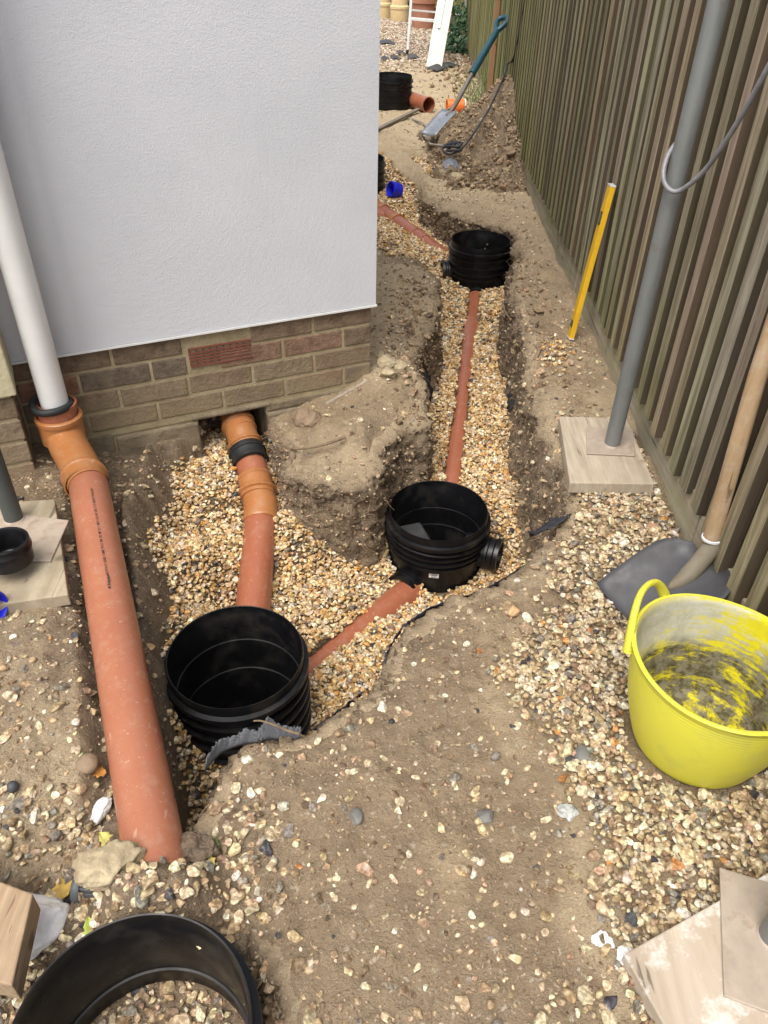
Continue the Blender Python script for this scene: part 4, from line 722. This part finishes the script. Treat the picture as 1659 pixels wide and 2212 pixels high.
MB().lathe([(.0215, 0), (.0245, .001), (.0245, .006), (.0215, .007)], s1_, (.0, .02, .4), 24).build("ferrule", M['sticker'], sh)
MB().tube([s1_ - Vector((0, 0, .01)), Vector((.790, 1.487, .60)), Vector((.783, 1.50, 1.25))], [.0205, .0195, .018], 24).build("shaft", wood("shaft_wood", (.36, .24, .13), (.5, .36, .22), (40, 40, 5), ((.55, .48, .38), .5), .55, .1), sh)

# ------------------------------------------------------------------ digging spade on the heap
sp = thing("digging_spade", "spade with steel blade and dark teal handle leaning on the far fence", "spade", (.30, 6.4, 0)); tip = at(925, 293, .10); grip = Vector((.80, 6.80, .75)); tl = at(962, 252, .20)
ax = (tl - tip).normalized(); sx = Vector((.75, -.5, .12)); sx = (sx - ax * sx.dot(ax)).normalized(); nn = sx.cross(ax); nn = nn if nn.z > 0 else -nn; L_ = .27; mb = MB(); vs = []
for i in range(9):
    for j in range(9):
        v, u = i / 8, j / 4 - 1; vs.append(tip + ax * L_ * v + sx * (u * .070) - nn * (.014 * (1 - u * u)) + nn * .014)
mb.add(vs, [(i * 9 + j, i * 9 + j + 1, i * 9 + j + 10, i * 9 + j + 9) for i in range(8) for j in range(8)]); mb.build("blade", steel("bright_steel", (.34, .36, .38), .1, .32, .6), sp, solid=.003)
bt = tip + ax * L_; mid = bt.lerp(grip, .40) + Vector((0, 0, .0)); MB().tube(bez([bt - ax * .05 - nn * .004, bt + ax * .03, bt.lerp(grip, .16) - nn * .01, mid], 6), [.012] * 6 + [.017] * 13, 16).build("socket", steel("dark_socket", (.16, .14, .12), .2, .5, .3), sp)
teal = plain("teal_plastic", (.01, .055, .075), .4, .5); gd = (grip - mid).normalized(); g0 = mid + gd * ((grip - mid).length - .13); MB().tube([mid - gd * .01, g0], [.027, .024], 18).build("shaft", teal, sp)
gs = Vector((.8, -.55, .1)); gs = (gs - gd * gs.dot(gd)).normalized(); loop = [g0, g0 + gd * .03 + gs * .022, g0 + gd * .085 + gs * .042, g0 + gd * .12 + gs * .036, g0 + gd * .132, g0 + gd * .12 - gs * .036, g0 + gd * .085 - gs * .042, g0 + gd * .03 - gs * .022, g0]; MB().tube(bez(loop, 5), .019, 12).build("d_handle", teal, sp)
# ------------------------------------------------------------------ cables, roots, sheet scraps
def strand(name, label, cat, pts, r, mat, n=8, kind=None, taper=False):
    p = bez(pts, 8); rad = [r * (1 - .6 * i / len(p)) if taper else r for i in range(len(p))]; o = MB().tube(p, rad, n).build(name, mat, None, smooth=80); return tag(o, label, cat, kind=kind)
root_m = plain("root_bark", (.20, .145, .095), .9, .1, var=.3, sc=60); grey_c = plain("grey_cable_sheath", (.20, .20, .21), .4, .5, sc=30); blk_c = plain("black_cable_sheath", (.03, .03, .035), .5, .4)
strand("cable", "thick grey cable looped round the tall scaffold pole", "cable", [(.83, 2.30, 1.55), (.76, 2.16, 1.2), (.725, 2.085, .98), (.683, 2.062, .90), (.672, 2.03, .853), (.690, 2.005, .828), (.716, 1.99, .838), (.74, 1.94, .90), (.75, 1.87, 1.0), (.755, 1.80, 1.12), (.765, 1.74, 1.27), (.80, 1.66, 1.6)], .0062, grey_c, 14)
strand("cable", "thin black cable hanging down the far fence to the heap", "cable", [(.83, 5.7, 1.5), (.825, 5.95, .95), (.82, 6.15, .6), (.80, 6.3, .52), (.775, 6.2, .48), (.71, 5.95, .42), (.63, 5.72, .33), (.53, 5.58, .21), (.45, 5.50, .13), (.40, 5.66, .06)], .007, blk_c)
strand("cable", "knotted black cable tangle at the foot of the heap", "cable", [(.45, 5.50, .12), (.36, 5.58, .10), (.42, 5.68, .12), (.35, 5.72, .10), (.46, 5.62, .14), (.38, 5.52, .09), (.33, 5.62, .10), (.41, 5.74, .12), (.44, 5.56, .13), (.36, 5.60, .12), (.33, 5.66, .09)], .0085, blk_c)
strand("cable", "dusty grey cable snaking from the wooden lath to the black tangle", "cable", [(.15, 7.0, .012), (.22, 6.85, .015), (.26, 6.65, .015), (.22, 6.45, .012), (.25, 6.2, .04), (.26, 5.98, .05), (.28, 5.86, .07), (.34, 5.70, .10)], .009, plain("dusty_cable", (.25, .22, .18), .8), 8)
def ground_strand(name, label, pix, r, zoff=.008, z=0.0, cat="root"):
    strand(name, label, cat, [at(a, b, zz) + Vector((0, 0, zoff)) for a, b, zz in pix], r, root_m, 8, taper=True)
ground_strand("root", "pale forked root hanging over the right cut face of the trench", [(1165, 755, 0), (1160, 772, -.01), (1145, 795, -.05), (1135, 820, -.13), (1128, 840, -.2)], .009)
ground_strand("root", "thin root arching left from the forked root on the right bank", [(1163, 757, 0), (1140, 742, -.01), (1118, 742, -.03), (1100, 752, -.10)], .005)
ground_strand("root", "small bare root poking from the right bank above the plastic scrap", [(1085, 655, -.05), (1090, 675, -.04), (1100, 690, -.03)], .006)
ground_strand("root", "long dark root across the gravel right of the straight pipe", [(1175, 930, -.05), (1150, 935, -.2), (1110, 948, -.33), (1080, 968, -.345)], .0035)
ground_strand("root", "bent grey root lying on the front of the earth block", [(812, 1012, -.16), (800, 1030, -.19), (770, 1052, -.24), (745, 1085, -.33), (722, 1108, -.37)], .006, .03)
ground_strand("root", "dark root jutting left from the top of the earth block over gravel", [(745, 955, -.08), (710, 968, -.08), (670, 978, -.10), (640, 980, -.12), (628, 980, -.13)], .006, .02)
ground_strand("root", "bare twig reaching from the platform edge over the nearest chamber", [(645, 1588, .0), (620, 1580, .012), (590, 1568, .03), (565, 1560, .04), (548, 1560, .04)], .0035, .004, cat="twig")
ground_strand("root", "small twig sticking out of the platform edge into the gravel pit", [(850, 1480, -.02), (830, 1470, -.03), (800, 1460, -.04)], .0022, cat="twig")
# hair roots fringing the cuts: nobody could count them
mb = MB(); r = np.random.default_rng(5)
for i in r.integers(0, len(WALLPTS), 420):
    x_, y_, z_, nx_, ny_, zb_ = WALLPTS[i]; p = Vector((x_, y_, z_)); v = Vector((nx_, ny_, -r.uniform(0, 1.2))) + Vector(r.normal(0, .5, 3)); v.normalize(); pts = [p - v * .004]
    for _ in range(5): v = (v + Vector(r.normal(0, .35, 3)) + Vector((0, 0, -.15))).normalized(); pts.append(pts[-1] + v * r.uniform(.006, .018))
    mb.tube(pts, [.0012, .0011, .001, .0008, .0006, .0004], 4, False)
tag(mb.build("hair_roots", plain("hair_root", (.26, .19, .12), .9, .1), None, smooth=80), "fine hair roots hanging from the cut earth of the trench", "roots", kind='stuff')
m = NT("weed_membrane", .8, .2); m.col(m.mix(m.noise(40, 4), (.018, .018, .022), (.06, .06, .068))); m.bump(m.noise(300, 2), .5, .002); M['memb'] = m.m
def scrap(name, label, pts, zs, drop, seed, cat="membrane scrap", mat=None, nseg=10, ragged=.3, out=(0, 0)):
    """a ragged strip of sheet hanging from a line of points"""
    r = np.random.default_rng(seed); P = bez([Vector((p[0], p[1], z)) for p, z in zip(pts, zs)], nseg); n = len(P); rows = 5; vs = []; w = np.convolve(r.uniform(1 - ragged, 1 + ragged, n + 4), np.ones(3) / 3, 'same')
    for j in range(rows):
        for i, p in enumerate(P): q = j / (rows - 1); vs.append(p + Vector((out[0] * q, out[1] * q, -drop * q * w[i])) + Vector(r.normal(0, .0025, 3)) * (1 if j else .6))
    o = MB().add(vs, [(j * n + i, j * n + i + 1, (j + 1) * n + i + 1, (j + 1) * n + i) for j in range(rows - 1) for i in range(n - 1)]).build(name, mat or M['memb'], None, smooth=60, solid=.0012); return tag(o, label, cat)
scrap("membrane_edge", "black weed membrane showing along the platform edge behind the middle trench chamber", [(.012, 1.215), (.028, 1.292), (.08, 1.362), (.155, 1.43), (.265, 1.487), (.335, 1.532), (.41, 1.605)], [-.045, -.05, -.04, -.05, -.055, -.045, -.05], .03, 1, ragged=.95, out=(-.004, .008))
scrap("membrane_edge", "short black membrane flap at the platform edge right of the nearest chamber", [(-.142, 1.026), (-.092, 1.078), (-.032, 1.138)], [-.05] * 3, .03, 2, out=(-.008, .014))
m = NT("torn_membrane", .9, .15); ck = m.node("ShaderNodeTexChecker", Scale=520.0); m.L(m.co(), ck.inputs['Vector']); m.col(m.mix(ck.outputs['Fac'], (.055, .058, .064), (.15, .155, .165))); M['torn'] = m.m
def tuft(name, label, pts, z0, hs, lean, seed):
    r = np.random.default_rng(seed); n = len(hs); P = bez([Vector((p[0], p[1], z0)) for p in pts], 12); k = len(P); vs = []; rows = 5
    H_ = np.interp(np.linspace(0, n - 1, k), range(n), hs) * r.uniform(.85, 1.12, k)
    for j in range(rows):
        q = j / (rows - 1)
        for i, p in enumerate(P): vs.append(p + Vector((lean[0] * q * q, lean[1] * q * q, H_[i] * q)) + Vector(r.normal(0, .0012, 3)) * q)
    o = MB().add(vs, [(j * k + i, j * k + i + 1, (j + 1) * k + i + 1, (j + 1) * k + i) for j in range(rows - 1) for i in range(k - 1)]).build(name, M['torn'], None, smooth=60, solid=.001); return tag(o, label, "membrane scrap")
tuft("membrane_flap", "torn grey membrane flap standing up at the platform corner", [(-.352, .905), (-.325, .948), (-.285, .970), (-.245, .978)], -.03, [.022, .038, .042, .025, .030, .040, .026, .02], (.004, .012), 3)
tuft("membrane_flap", "pointed frayed membrane tuft against the nearest chamber's ribs", [(-.250, .980), (-.225, .984), (-.185, .985), (-.165, .99)], -.03, [.028, .042, .064, .040, .034, .030, .027, .02], (.0, .012), 4)
scrap("plastic_scrap", "black plastic scrap on the left side of the trench by the pipe", [(.155, 3.12), (.17, 3.06), (.16, 2.98), (.155, 2.93)], [-.18, -.2, -.19, -.2], .12, 5, out=(.035, 0), ragged=.6)
scrap("plastic_scrap", "black plastic sheet scrap at the foot of the right trench side", [(.60, 3.14), (.585, 3.06), (.575, 2.98), (.57, 2.86)], [-.22, -.2, -.22, -.23], .10, 6, out=(-.05, 0), ragged=.6)
scrap("plastic_scrap", "black plastic flap at the trench's right near corner below the board", [(.475, 1.70), (.52, 1.73), (.545, 1.77)], [-.01, 0, -.01], .05, 7, out=(-.05, .03))
scrap("plastic_scrap", "crumpled grey plastic sheet at the foot of the heap", [(.33, 5.50), (.38, 5.53), (.44, 5.50)], [.045, .07, .04], .035, 8, out=(.01, -.07), mat=plain("grey_sheet", (.12, .13, .15), .35, .6))

# ------------------------------------------------------------------ rocks, clods, rubble
def rock(name, label, px, size, mat, cat, seed, scale=(1, .8, .6), z=0.0, rotz=0, tilt=0, cuts=8, sink=.25, lump=.10):
    c = at(*px, z) if len(px) == 2 else Vector(px); r = np.random.default_rng(seed); v, f = ico(5 if size > .05 else 4)
    for _ in range(cuts): n_ = r.normal(size=3); n_ /= np.linalg.norm(n_); v = v - np.outer(np.clip(v @ n_ - r.uniform(.55, .85), 0, 9), n_)
    v = v * (1 + lump * fbm(v[:, 0] * 1.8 + seed, v[:, 1] * 1.8, v[:, 2] * 1.8, s=seed, o=5, g=.6)[:, None]) * np.array(scale) * size * .5
    Rt = Matrix.Rotation(rotz, 3, 'Z') @ Matrix.Rotation(tilt, 3, 'X'); v = v @ np.array(Rt).T; h = gz(c.x, c.y) if z > -.15 and len(px) == 2 else c.z; c = Vector((c.x, c.y, h + size * scale[2] * (.5 - sink)))
    me = bpy.data.meshes.new(name); me.from_pydata(v.tolist(), [], f.tolist()); me.shade_smooth(); me.materials.append(mat); o = bpy.data.objects.new(name, me); COL.objects.link(o); o.location = c; return tag(o, label, cat)
def rockmat(name, a, b, s=14, bump=.6):
    m = NT(name, .92, .12); m.col(m.mix(m.gray(m.noise(s, 6, .7), .32, .68), a, b)); m.bump(m.noise(s * 2.5, 5, .7), bump, .01); return m.m
lime = rockmat("buff_stone", (.26, .20, .13), (.50, .42, .27)); clod = rockmat("earth_clod", (.11, .08, .058), (.22, .165, .115), 30, .9); plas = rockmat("white_plaster", (.70, .67, .62), (.92, .91, .89), 18, .35)
slate = plain("grey_pebble", (.16, .155, .14), .65, .3, var=.25, sc=25); brown = rockmat("brown_cobble", (.20, .14, .09), (.30, .22, .15), 16, .3); orangef = rockmat("orange_flint", (.45, .26, .12), (.6, .42, .24), 40, .4)
rock("limestone_lump", "large buff stone lump beside the black clip above the ring", (252, 1895), .125, lime, "stone", 3, (1, .70, .62), sink=.10, cuts=12, lump=.13, rotz=.5, z=.0)
rock("earth_clod", "round dark earth clod left of the long pipe's buried end", (243, 1775), .072, clod, "clod", 5, (.9, .95, .8), z=.02, cuts=3, lump=.2)
rock("earth_clod", "dark earth clod right of the long pipe's buried end", (418, 1842), .085, clod, "clod", 6, (1, .75, .7), cuts=4, lump=.2)
rock("plaster_chunk", "white plaster chunk standing behind the dark round clod", (203, 1720), .062, plas, "plaster", 7, (.5, 1, .5), z=.01, rotz=-.4)
rock("plaster_lump", "big white plaster lump behind the sawn timber block", (30, 1960), .15, plas, "plaster", 8, (1, .85, .5), z=.0, rotz=.3, cuts=3, sink=.05, lump=.09)
rock("cobble", "rounded brown cobble left of the long pipe among leaves", (197, 1672), .045, brown, "cobble", 9, (1, .95, .8), z=-.03, cuts=1, lump=.04)
rock("cobble", "brown cobble leaning by a slab just behind the black ring", (-.475, .625, -.03), .05, brown, "cobble", 10, (.8, 1, .7), cuts=2, lump=.05)
rock("stone_slab", "flat brown slab of stone behind the black ring's rim", (-.27, .665, -.03), .07, brown, "stone", 11, (1, .6, .25), tilt=.3, cuts=8)
rock("stone_slab", "dusty tilted slab between the buff lump and the ring", (-.385, .635, -.01), .085, rockmat("dusty_slab", (.20, .16, .11), (.3, .24, .17)), "stone", 12, (.8, 1, .25), tilt=.5, cuts=9)
rock("flint_nodule", "knobbly buff flint standing up right of the buff lump", (372, 1868), .055, lime, "flint", 13, (.55, 1, .6), cuts=4, lump=.2)
rock("pebble", "smooth grey oval pebble in the gravel left of the tub", (1257, 1637), .046, slate, "pebble", 14, (.72, 1, .5), cuts=0, lump=.04)
rock("pebble", "grey flat pebble on the bare earth platform's middle", (769, 1759), .036, slate, "pebble", 15, (.8, 1, .5), cuts=2, lump=.04, rotz=.1)
rock("pebble", "dark broken pebble half sunk in the earth near the gravel", (1048, 1757), .036, slate, "pebble", 16, (1, .9, .5), cuts=4)
rock("flint", "orange angular flint on the earth behind the platform's middle", (1110, 1315), .045, orangef, "flint", 17, (1, .62, .6), rotz=.7, cuts=6, sink=.15)
rock("broken_brick", "pinkish brick fragment in the gravel by the gravel board", (1410, 1140), .05, rockmat("brick_fragment", (.38, .22, .14), (.5, .33, .23), 30), "brick fragment", 18, (1, .5, .4), cuts=4)
rock("ball", "small dark ball on the bare soil at the left edge", (35, 1716), .022, plain("dark_ball", (.05, .055, .06), .6), "ball", 19, (1, 1, 1), cuts=0, lump=.0, sink=.1, z=.0)
rock("earth_clod", "smooth brown earth lump against the footing right of the wall hole", (663, 915), .10, brown, "clod", 20, (1, .9, .75), z=-.10, cuts=3, lump=.12)
for i, (px, py, s_, lb) in enumerate(((790, 795, .075, "pale rubble stone on the left bank nearest the trench edge"), (838, 812, .07, "pale rubble stone touching the house corner's brickwork"), (822, 768, .05, "small pale rubble stone just behind the two larger ones"), (862, 795, .065, "grey rubble stone at the lip of the left trench bank"))):
    rock("rubble_stone", lb, (px + 45 if i == 0 else px, py), s_, lime, "stone", 30 + i, (1, .8, .7), cuts=7)
for i, (px, py, s_, lb) in enumerate(((1107, 318, .10, "brown cobble at the fence foot highest of three on the heap"), (1098, 345, .08, "brown cobble at the fence foot, middle of three on the heap"), (1096, 362, .085, "brown cobble at the fence foot, lowest of three on the heap"), (985, 385, .09, "pale stone beside the crumpled sheet at the heap's foot"), (885, 522, .10, "earth covered stone in the gravel left of the far trench chamber"))):
    c = at(px, py, .05 if i < 3 else 0); rock("cobble", lb, (c.x, c.y, (HEAPF(np.array([c.x]), np.array([c.y]))[0] + gz(c.x, c.y))), s_, brown if i != 3 else lime, "cobble", 40 + i, (1, .8, .65), cuts=3)
rock("brick_half", "sharp triangular terracotta shard on the slope right of the long pipe", (312, 1362), .035, orangef, "shard", 50, (1, .7, .2), z=-.05, cuts=8)
rock("mortar_blob", "grey crumbling mortar blob in the gravel below the grey pebble", (1223, 1758), .035, plain("grey_mortar", (.4, .41, .38), .9, .1, var=.4, sc=60), "mortar", 51, (1, 1, .6), cuts=2, lump=.35)
rock("plaster_crumb", "broken white plaster crumbs against the bottom right board", (1355, 2075), .055, plas, "plaster", 52, (1.2, .7, .4), cuts=6, lump=.3)
rock("plaster_crumb", "white plaster splash on stones left of the bottom right board", (1300, 2035), .035, plas, "plaster", 53, (1, .8, .4), cuts=6, lump=.3)
# black clip
cp_ = thing("plastic_clip", "black plastic pipe clip with curved disc beside the buff stone lump", "clip", tuple(at(175, 1915, .0))); c = at(172, 1915, .03); dk_ = plain("faded_black_plastic", (.07, .075, .08), .5, .4)
MB().tube([c + Vector((.0, .024 * math.cos(a), .024 * math.sin(a))) for a in np.linspace(0.4, 3.6, 16)], .0035, 6, True, squash=(2.0, .6)).build("curved_rim", dk_, cp_)
for k_, (dx, dz, ry) in enumerate(((.014, .008, .3), (.02, -.008, -.2))): MB().box(c + Vector((dx, 0, dz)), (.024, .026, .012), Matrix.Rotation(ry, 3, 'Y')).build("lug", dk_, cp_, smooth=0, bevel=.002)

# ------------------------------------------------------------------ leaves, laths
def leaf(label, px, s_, col_, seed, z=0, zoff=.006, rz=0, tilt=.3):
    c = at(*px, z); h = gz(c.x, c.y) if z > -.1 else z; r = random.Random(seed); M3 = Matrix.Rotation(rz, 3, 'Z') @ Matrix.Rotation(tilt, 3, 'X'); n = 9; vs = []
    for i in range(n):
        v = i / (n - 1); w = .34 * math.sin(math.pi * v ** .8) * (1 + .25 * math.sin(i * 2.6)) + .004
        for u in (-1, -.5, 0, .5, 1): vs.append(Vector((c.x, c.y, h + zoff)) + M3 @ Vector((u * w * s_, (v - .5) * s_, s_ * (.12 * abs(u) + .1 * math.sin(v * 4 + seed)))))
    o = MB().add(vs, [(i * 5 + j, i * 5 + j + 1, i * 5 + j + 6, i * 5 + j + 5) for i in range(n - 1) for j in range(4)]).build("leaf", plain("leaf_skin", col_, .6, .3, var=.35, sc=40), None, smooth=80, solid=.0006); return tag(o, label, "leaf")
leaf("yellow brown fallen leaf behind the white plaster lump", (125, 1880), .05, (.50, .33, .08), 1, rz=.2); leaf("orange curled leaf right of the long yellowed one", (152, 1900), .04, (.55, .3, .06), 2, rz=1.2)
leaf("green pointed leaf at the platform wall right of the clod", (466, 1842), .03, (.10, .14, .04), 3, z=-.02, rz=.1, tilt=1.1, zoff=.03); leaf("small yellow leaf below the green pointed leaf", (452, 1865), .03, (.5, .4, .1), 4, rz=.8)
leaf("yellow green leaf by the clod left of the long pipe", (225, 1805), .035, (.45, .42, .12), 5, rz=1.0); leaf("pale green leaf on the buff stone lump's right end", (300, 1862), .03, (.2, .25, .1), 6, zoff=.03, rz=1.3)
leaf("orange leaf beside the cobble left of the long pipe", (205, 1655), .035, (.5, .22, .05), 7, rz=1.5); leaf("dark green leaf beside the cobble left of the long pipe", (183, 1650), .035, (.1, .15, .05), 8, rz=.1)
leaf("bright orange leaf at the near corner of the pale board by the fence", (1385, 1055), .05, (.6, .24, .05), 9, rz=1.0, zoff=.012); leaf("yellow green leaf left of the black ring by the plaster", (197, 2005), .035, (.35, .4, .08), 10, rz=.5)
leaf("orange leaf against the gravel board behind the level", (1218, 550), .06, (.6, .25, .04), 11, rz=.4)
t = thing("wooden_lath", "thin grey wooden lath lying behind the house corner", "lath", (.03, 6.9, .0)); a, b = Vector((-.18, 6.42, .02)), Vector((.20, 7.30, .03)); d_ = (b - a).normalized(); MB().box((a + b) / 2, ((b - a).length, .035, .015), frame_rot(d_)).build("strip", wood("lath_wood", (.16, .13, .1), (.28, .24, .19), (8, 60, 60)), t, smooth=0, bevel=.001)
t = thing("thin_lath", "narrow grey lath propped against the plinth near the house corner", "lath", tuple(at(745, 855, 0))); a, b = at(704, 872, .012), at(793, 822, .05); MB().tube([a, b], .006, 4).build("strip", wood("lath_wood_pale", (.25, .2, .15), (.38, .32, .25), (60, 60, 60)), t, smooth=0)

# ------------------------------------------------------------------ garden beyond
alu = plain("weathered_aluminium", (.62, .63, .60), .45, .5, var=.12); dirtyw = plain("dirty_white_paint", (.66, .65, .56), .6, .3, var=.15, sc=9)
def bar(mb, a, b, w, d): 
    a, b = Vector(a), Vector(b); ax = (b - a).normalized(); x_ = Vector((1, 0, 0)); x_ = (x_ - ax * x_.dot(ax)).normalized(); y_ = ax.cross(x_); mb.box((a + b) / 2, (w, d, (b - a).length), Matrix((x_, y_, ax)).transposed())
lad = thing("step_ladder", "white aluminium step ladder standing on the gravel in the garden", "step ladder", (.35, 10.5, 0))
def lbar(name, a, b, w, d, mt=alu): mb = MB(); bar(mb, a, b, w, d); return mb.build(name, mt, lad, smooth=0, bevel=.003)
tl_, tr_ = Vector((.22, 11.1, 1.7)), Vector((.60, 11.1, 1.7)); fl_, fr_ = Vector((.135, 10.65, .03)), Vector((.52, 10.35, .03)); s_l = lbar("stile", fl_, tl_, .028, .06); s_r = lbar("stile", fr_, tr_, .03, .07)
MB().box((.135, 10.65, .03), (.034, .07, .06)).build("foot", M['rubber'], s_l, smooth=0, bevel=.004)
bl_, br_ = Vector((.15, 11.9, .03)), Vector((.93, 11.35, .03)); q1 = lbar("rear_leg", bl_, tl_, .025, .04); lbar("rear_leg", br_, tr_, .025, .04); MB().box(bl_, (.03, .05, .07)).build("foot", M['rubber'], q1, smooth=0, bevel=.004)
for k_ in (.20, .36, .52, .68): lbar("step", fl_.lerp(tl_, k_), fr_.lerp(tr_, k_), .045, .03)
for k_ in (.2, .45): lbar("rear_brace", bl_.lerp(tl_, k_), br_.lerp(tr_, k_), .02, .02)
bl = thing("leaning_plank", "dirty white grooved plank leaning on the step ladder", "plank", (.43, 9.62, 0)); a, b = Vector((.415, 9.60, .015)), Vector((.70, 10.75, 1.55)); mb = MB(); bar(mb, a, b, .17, .035); mb.build("board", dirtyw, bl, smooth=0, bevel=.004)
mb = MB(); bar(mb, a.lerp(b, .22) + Vector((-.02, -.022, .012)), b + Vector((-.02, -.022, .012)), .03, .02); mb.build("groove_rail", alu, bl, smooth=0)
scrap("slate_scrap", "dark slate and plastic scraps under the leaning plank's foot", [(.33, 9.50), (.45, 9.62), (.60, 9.85)], [.03, .06, .05], .03, 12, out=(.12, -.02), mat=plain("dark_slate", (.06, .06, .065), .5), cat="slate scrap")
for i, (px, py, s_, lb) in enumerate(((831, 128, .10, "dark scrap nearest the house corner on the far ground"), (852, 126, .11, "dark curled scrap second from the house corner on far ground"), (866, 116, .10, "dark round scrap beside the step ladder's front foot"), (893, 125, .16, "long dark scrap in front of the step ladder"), (835, 92, .20, "dark strip of sheeting lying beside the white wall far back"))):
    c = at(px, py, .01); scrap("slate_scrap", lb, [(c.x - s_ * .5, c.y), (c.x, c.y + .03), (c.x + s_ * .5, c.y - .01)], [.03, .045, .02], .02, 20 + i, out=(.02, -s_ * .8), mat=bpy.data.materials["dark_slate"], cat="slate scrap")
buff = plain("buff_clay", (.62, .47, .25), .8, .2, var=.12, sc=6); terra = plain("garden_terracotta", (.42, .20, .13), .8, .2, var=.18, sc=8)
for lb, x_, y_ in (("buff clay chimney pot farther from the ladder, partly behind the wall", -.22, 14.6), ("buff clay chimney pot next to the terracotta planters", .035, 14.2)):
    t = thing("chimney_pot", lb, "chimney pot", (x_, y_, 0), "chimney pots"); MB().lathe([(.135, 0), (.14, .02), (.14, .16), (.148, .17), (.148, .20), (.125, .22), (.105, .55), (.10, .75), (.12, .77), (.12, .82), (.09, .83), (.085, .5)], (x_, y_, 0), (0, 0, 1), 40).build("pot_body", buff, t)
leafm = NT("garden_leaves", .55, .3); leafm.col(leafm.mix(leafm.noise(9, 3), (.035, .075, .02), (.15, .22, .07))); leafm = leafm.m
def foliage(name, parent, c, rad, n, sz, seed, squashz=1, mat=None, label=None):
    r = np.random.default_rng(seed); mb = MB()
    for _ in range(n):
        d = r.normal(size=3); d /= np.linalg.norm(d); k_ = r.uniform(.35, 1.0) ** .6 * (1 + .25 * math.sin(d[0] * 5 + d[2] * 4)); p = Vector((c[0] + d[0] * rad * k_, c[1] + d[1] * rad * k_, c[2] + abs(d[2]) * rad * k_ * squashz)); q = Vector(r.normal(size=3)).normalized(); w = q.orthogonal().normalized(); l = q.cross(w)
        s_ = sz * r.uniform(.6, 1.3); mb.add([p - w * s_, p + l * s_ * .55 + q * s_ * .15, p + w * s_, p - l * s_ * .55 + q * s_ * .15], [(0, 1, 2, 3)])
    return mb.build(name, mat or leafm, parent, smooth=0, label=label)
def planter(label, x_, y_, r_, h_, mt, seed, leaves=120, green=None):
    t = thing("plant_pot", label, "plant pot", (x_, y_, 0)); MB().lathe([(.001, 0), (r_ * .72, 0), (r_ * .92, h_ * .8), (r_ * 1.02, h_ * .8), (r_ * 1.05, h_), (r_ * .95, h_), (r_ * .9, h_ * .88), (.001, h_ * .87)], (x_, y_, 0), (0, 0, 1), 36).build("pot", mt, t, smooth=40)
    foliage("plant", t, (x_, y_, h_ * .9), r_ * 1.1, leaves, .035, seed, 1.2, green)
planter("large terracotta planter behind the left half of the step ladder", .40, 13.4, .23, .40, terra, 1); planter("terracotta planter seen through the middle of the step ladder", .74, 13.3, .20, .34, terra, 2)
planter("terracotta planter right of the leaning plank", 1.12, 13.0, .18, .36, terra, 3, 160, plain("lime_leaves", (.2, .36, .04), .6)); planter("dark green plastic pot behind the terracotta planters", .62, 14.3, .2, .5, plain("green_plastic", (.01, .05, .035), .4), 4, 100)
t = thing("leafy_shrub", "leafy green shrub growing at the foot of the far fence", "shrub", (.88, 11.0, 0)); foliage("foliage", t, (.86, 11.0, .02), .36, 1100, .035, 7, 1.15, plain("blue_green_leaves", (.10, .19, .10), .5, .4, var=.5, sc=6)); MB().tube([(.88, 11, 0), (.86, 11.02, .3)], .012, 6).build("stem", root_m, t)
t = thing("weed_tuft", "wispy grass and weeds at the fence foot behind the heap", "weed", (.78, 7.7, 0)); mb = MB(); r = np.random.default_rng(3)
for _ in range(90):
    b_ = Vector((r.normal(.76, .07), r.normal(7.65, .3), 0)); v = Vector(r.normal(0, .12, 3)); v.z = 0; h_ = r.uniform(.06, .3); mb.tube([b_, b_ + v * .4 + Vector((0, 0, h_ * .6)), b_ + v + Vector((0, 0, h_))], [.0035, .0025, .001], 4, False)
mb.build("grass", plain("weed_green", (.20, .24, .09), .7), t, smooth=60)
t = thing("white_post", "white painted square post at the end of the far fence", "post", (1.02, 12.9, 0)); MB().box((1.02, 12.9, .9), (.10, .10, 1.8)).build("shaft", dirtyw, t, smooth=0, bevel=.004); MB().box((1.02, 12.9, 1.82), (.13, .13, .04)).build("cap", dirtyw, t, smooth=0, bevel=.004)
hg = thing("garden_hedge", "dark hedge closing the garden behind the pots", "hedge", (0, 16, 0)); foliage("foliage", hg, (-.5, 16.2, .1), 1.5, 4200, .07, 12, .9); foliage("foliage", hg, (2.2, 16.6, .1), 1.6, 3600, .07, 13, .9)
# leaf litter under the far shrub
x = rng.normal(.75, .16, 260); y = rng.normal(9.6, .7, 260); k = x < .86; x, y = x[k], y[k]
stones("leaf_litter", "brown leaf litter along the foot of the far fence", np.c_[x, y, ground(x, y)[0] + .01], rng.uniform(.03, .06, len(x)), 'chip', 'crumb', .8, "leaf litter")

# ------------------------------------------------------------------ groups of repeats
GROUPS = {'inspection_chamber': 'black inspection chambers along the drain run', 'scaffold_board': 'boards under the scaffold poles', 'scaffold_pole': 'scaffold poles on base plates', 'blue_cap': 'blue pipe caps', 'earth_clod': 'dark earth clods', 'cobble': 'rounded cobbles', 'pebble': 'grey pebbles', 'leaf': 'fallen leaves', 'root': 'bare roots and twigs', 'rubble_stone': 'rubble stones by the house corner', 'cable': 'loose cables', 'plastic_scrap': 'plastic scraps in and by the trench', 'slate_scrap': 'dark scraps on the far ground', 'plant_pot': 'planters in the far garden', 'plaster_crumb': 'white plaster crumbs by the board', 'stone_slab': 'flat slabs behind the black ring', 'membrane_edge': 'strips of black membrane along the platform edge', 'membrane_flap': 'torn membrane flaps by the nearest chamber'}
for o in list(COL.objects):
    k_ = o.name.split('.')[0]
    if o.parent is None and k_ in GROUPS: o['group'] = GROUPS[k_]
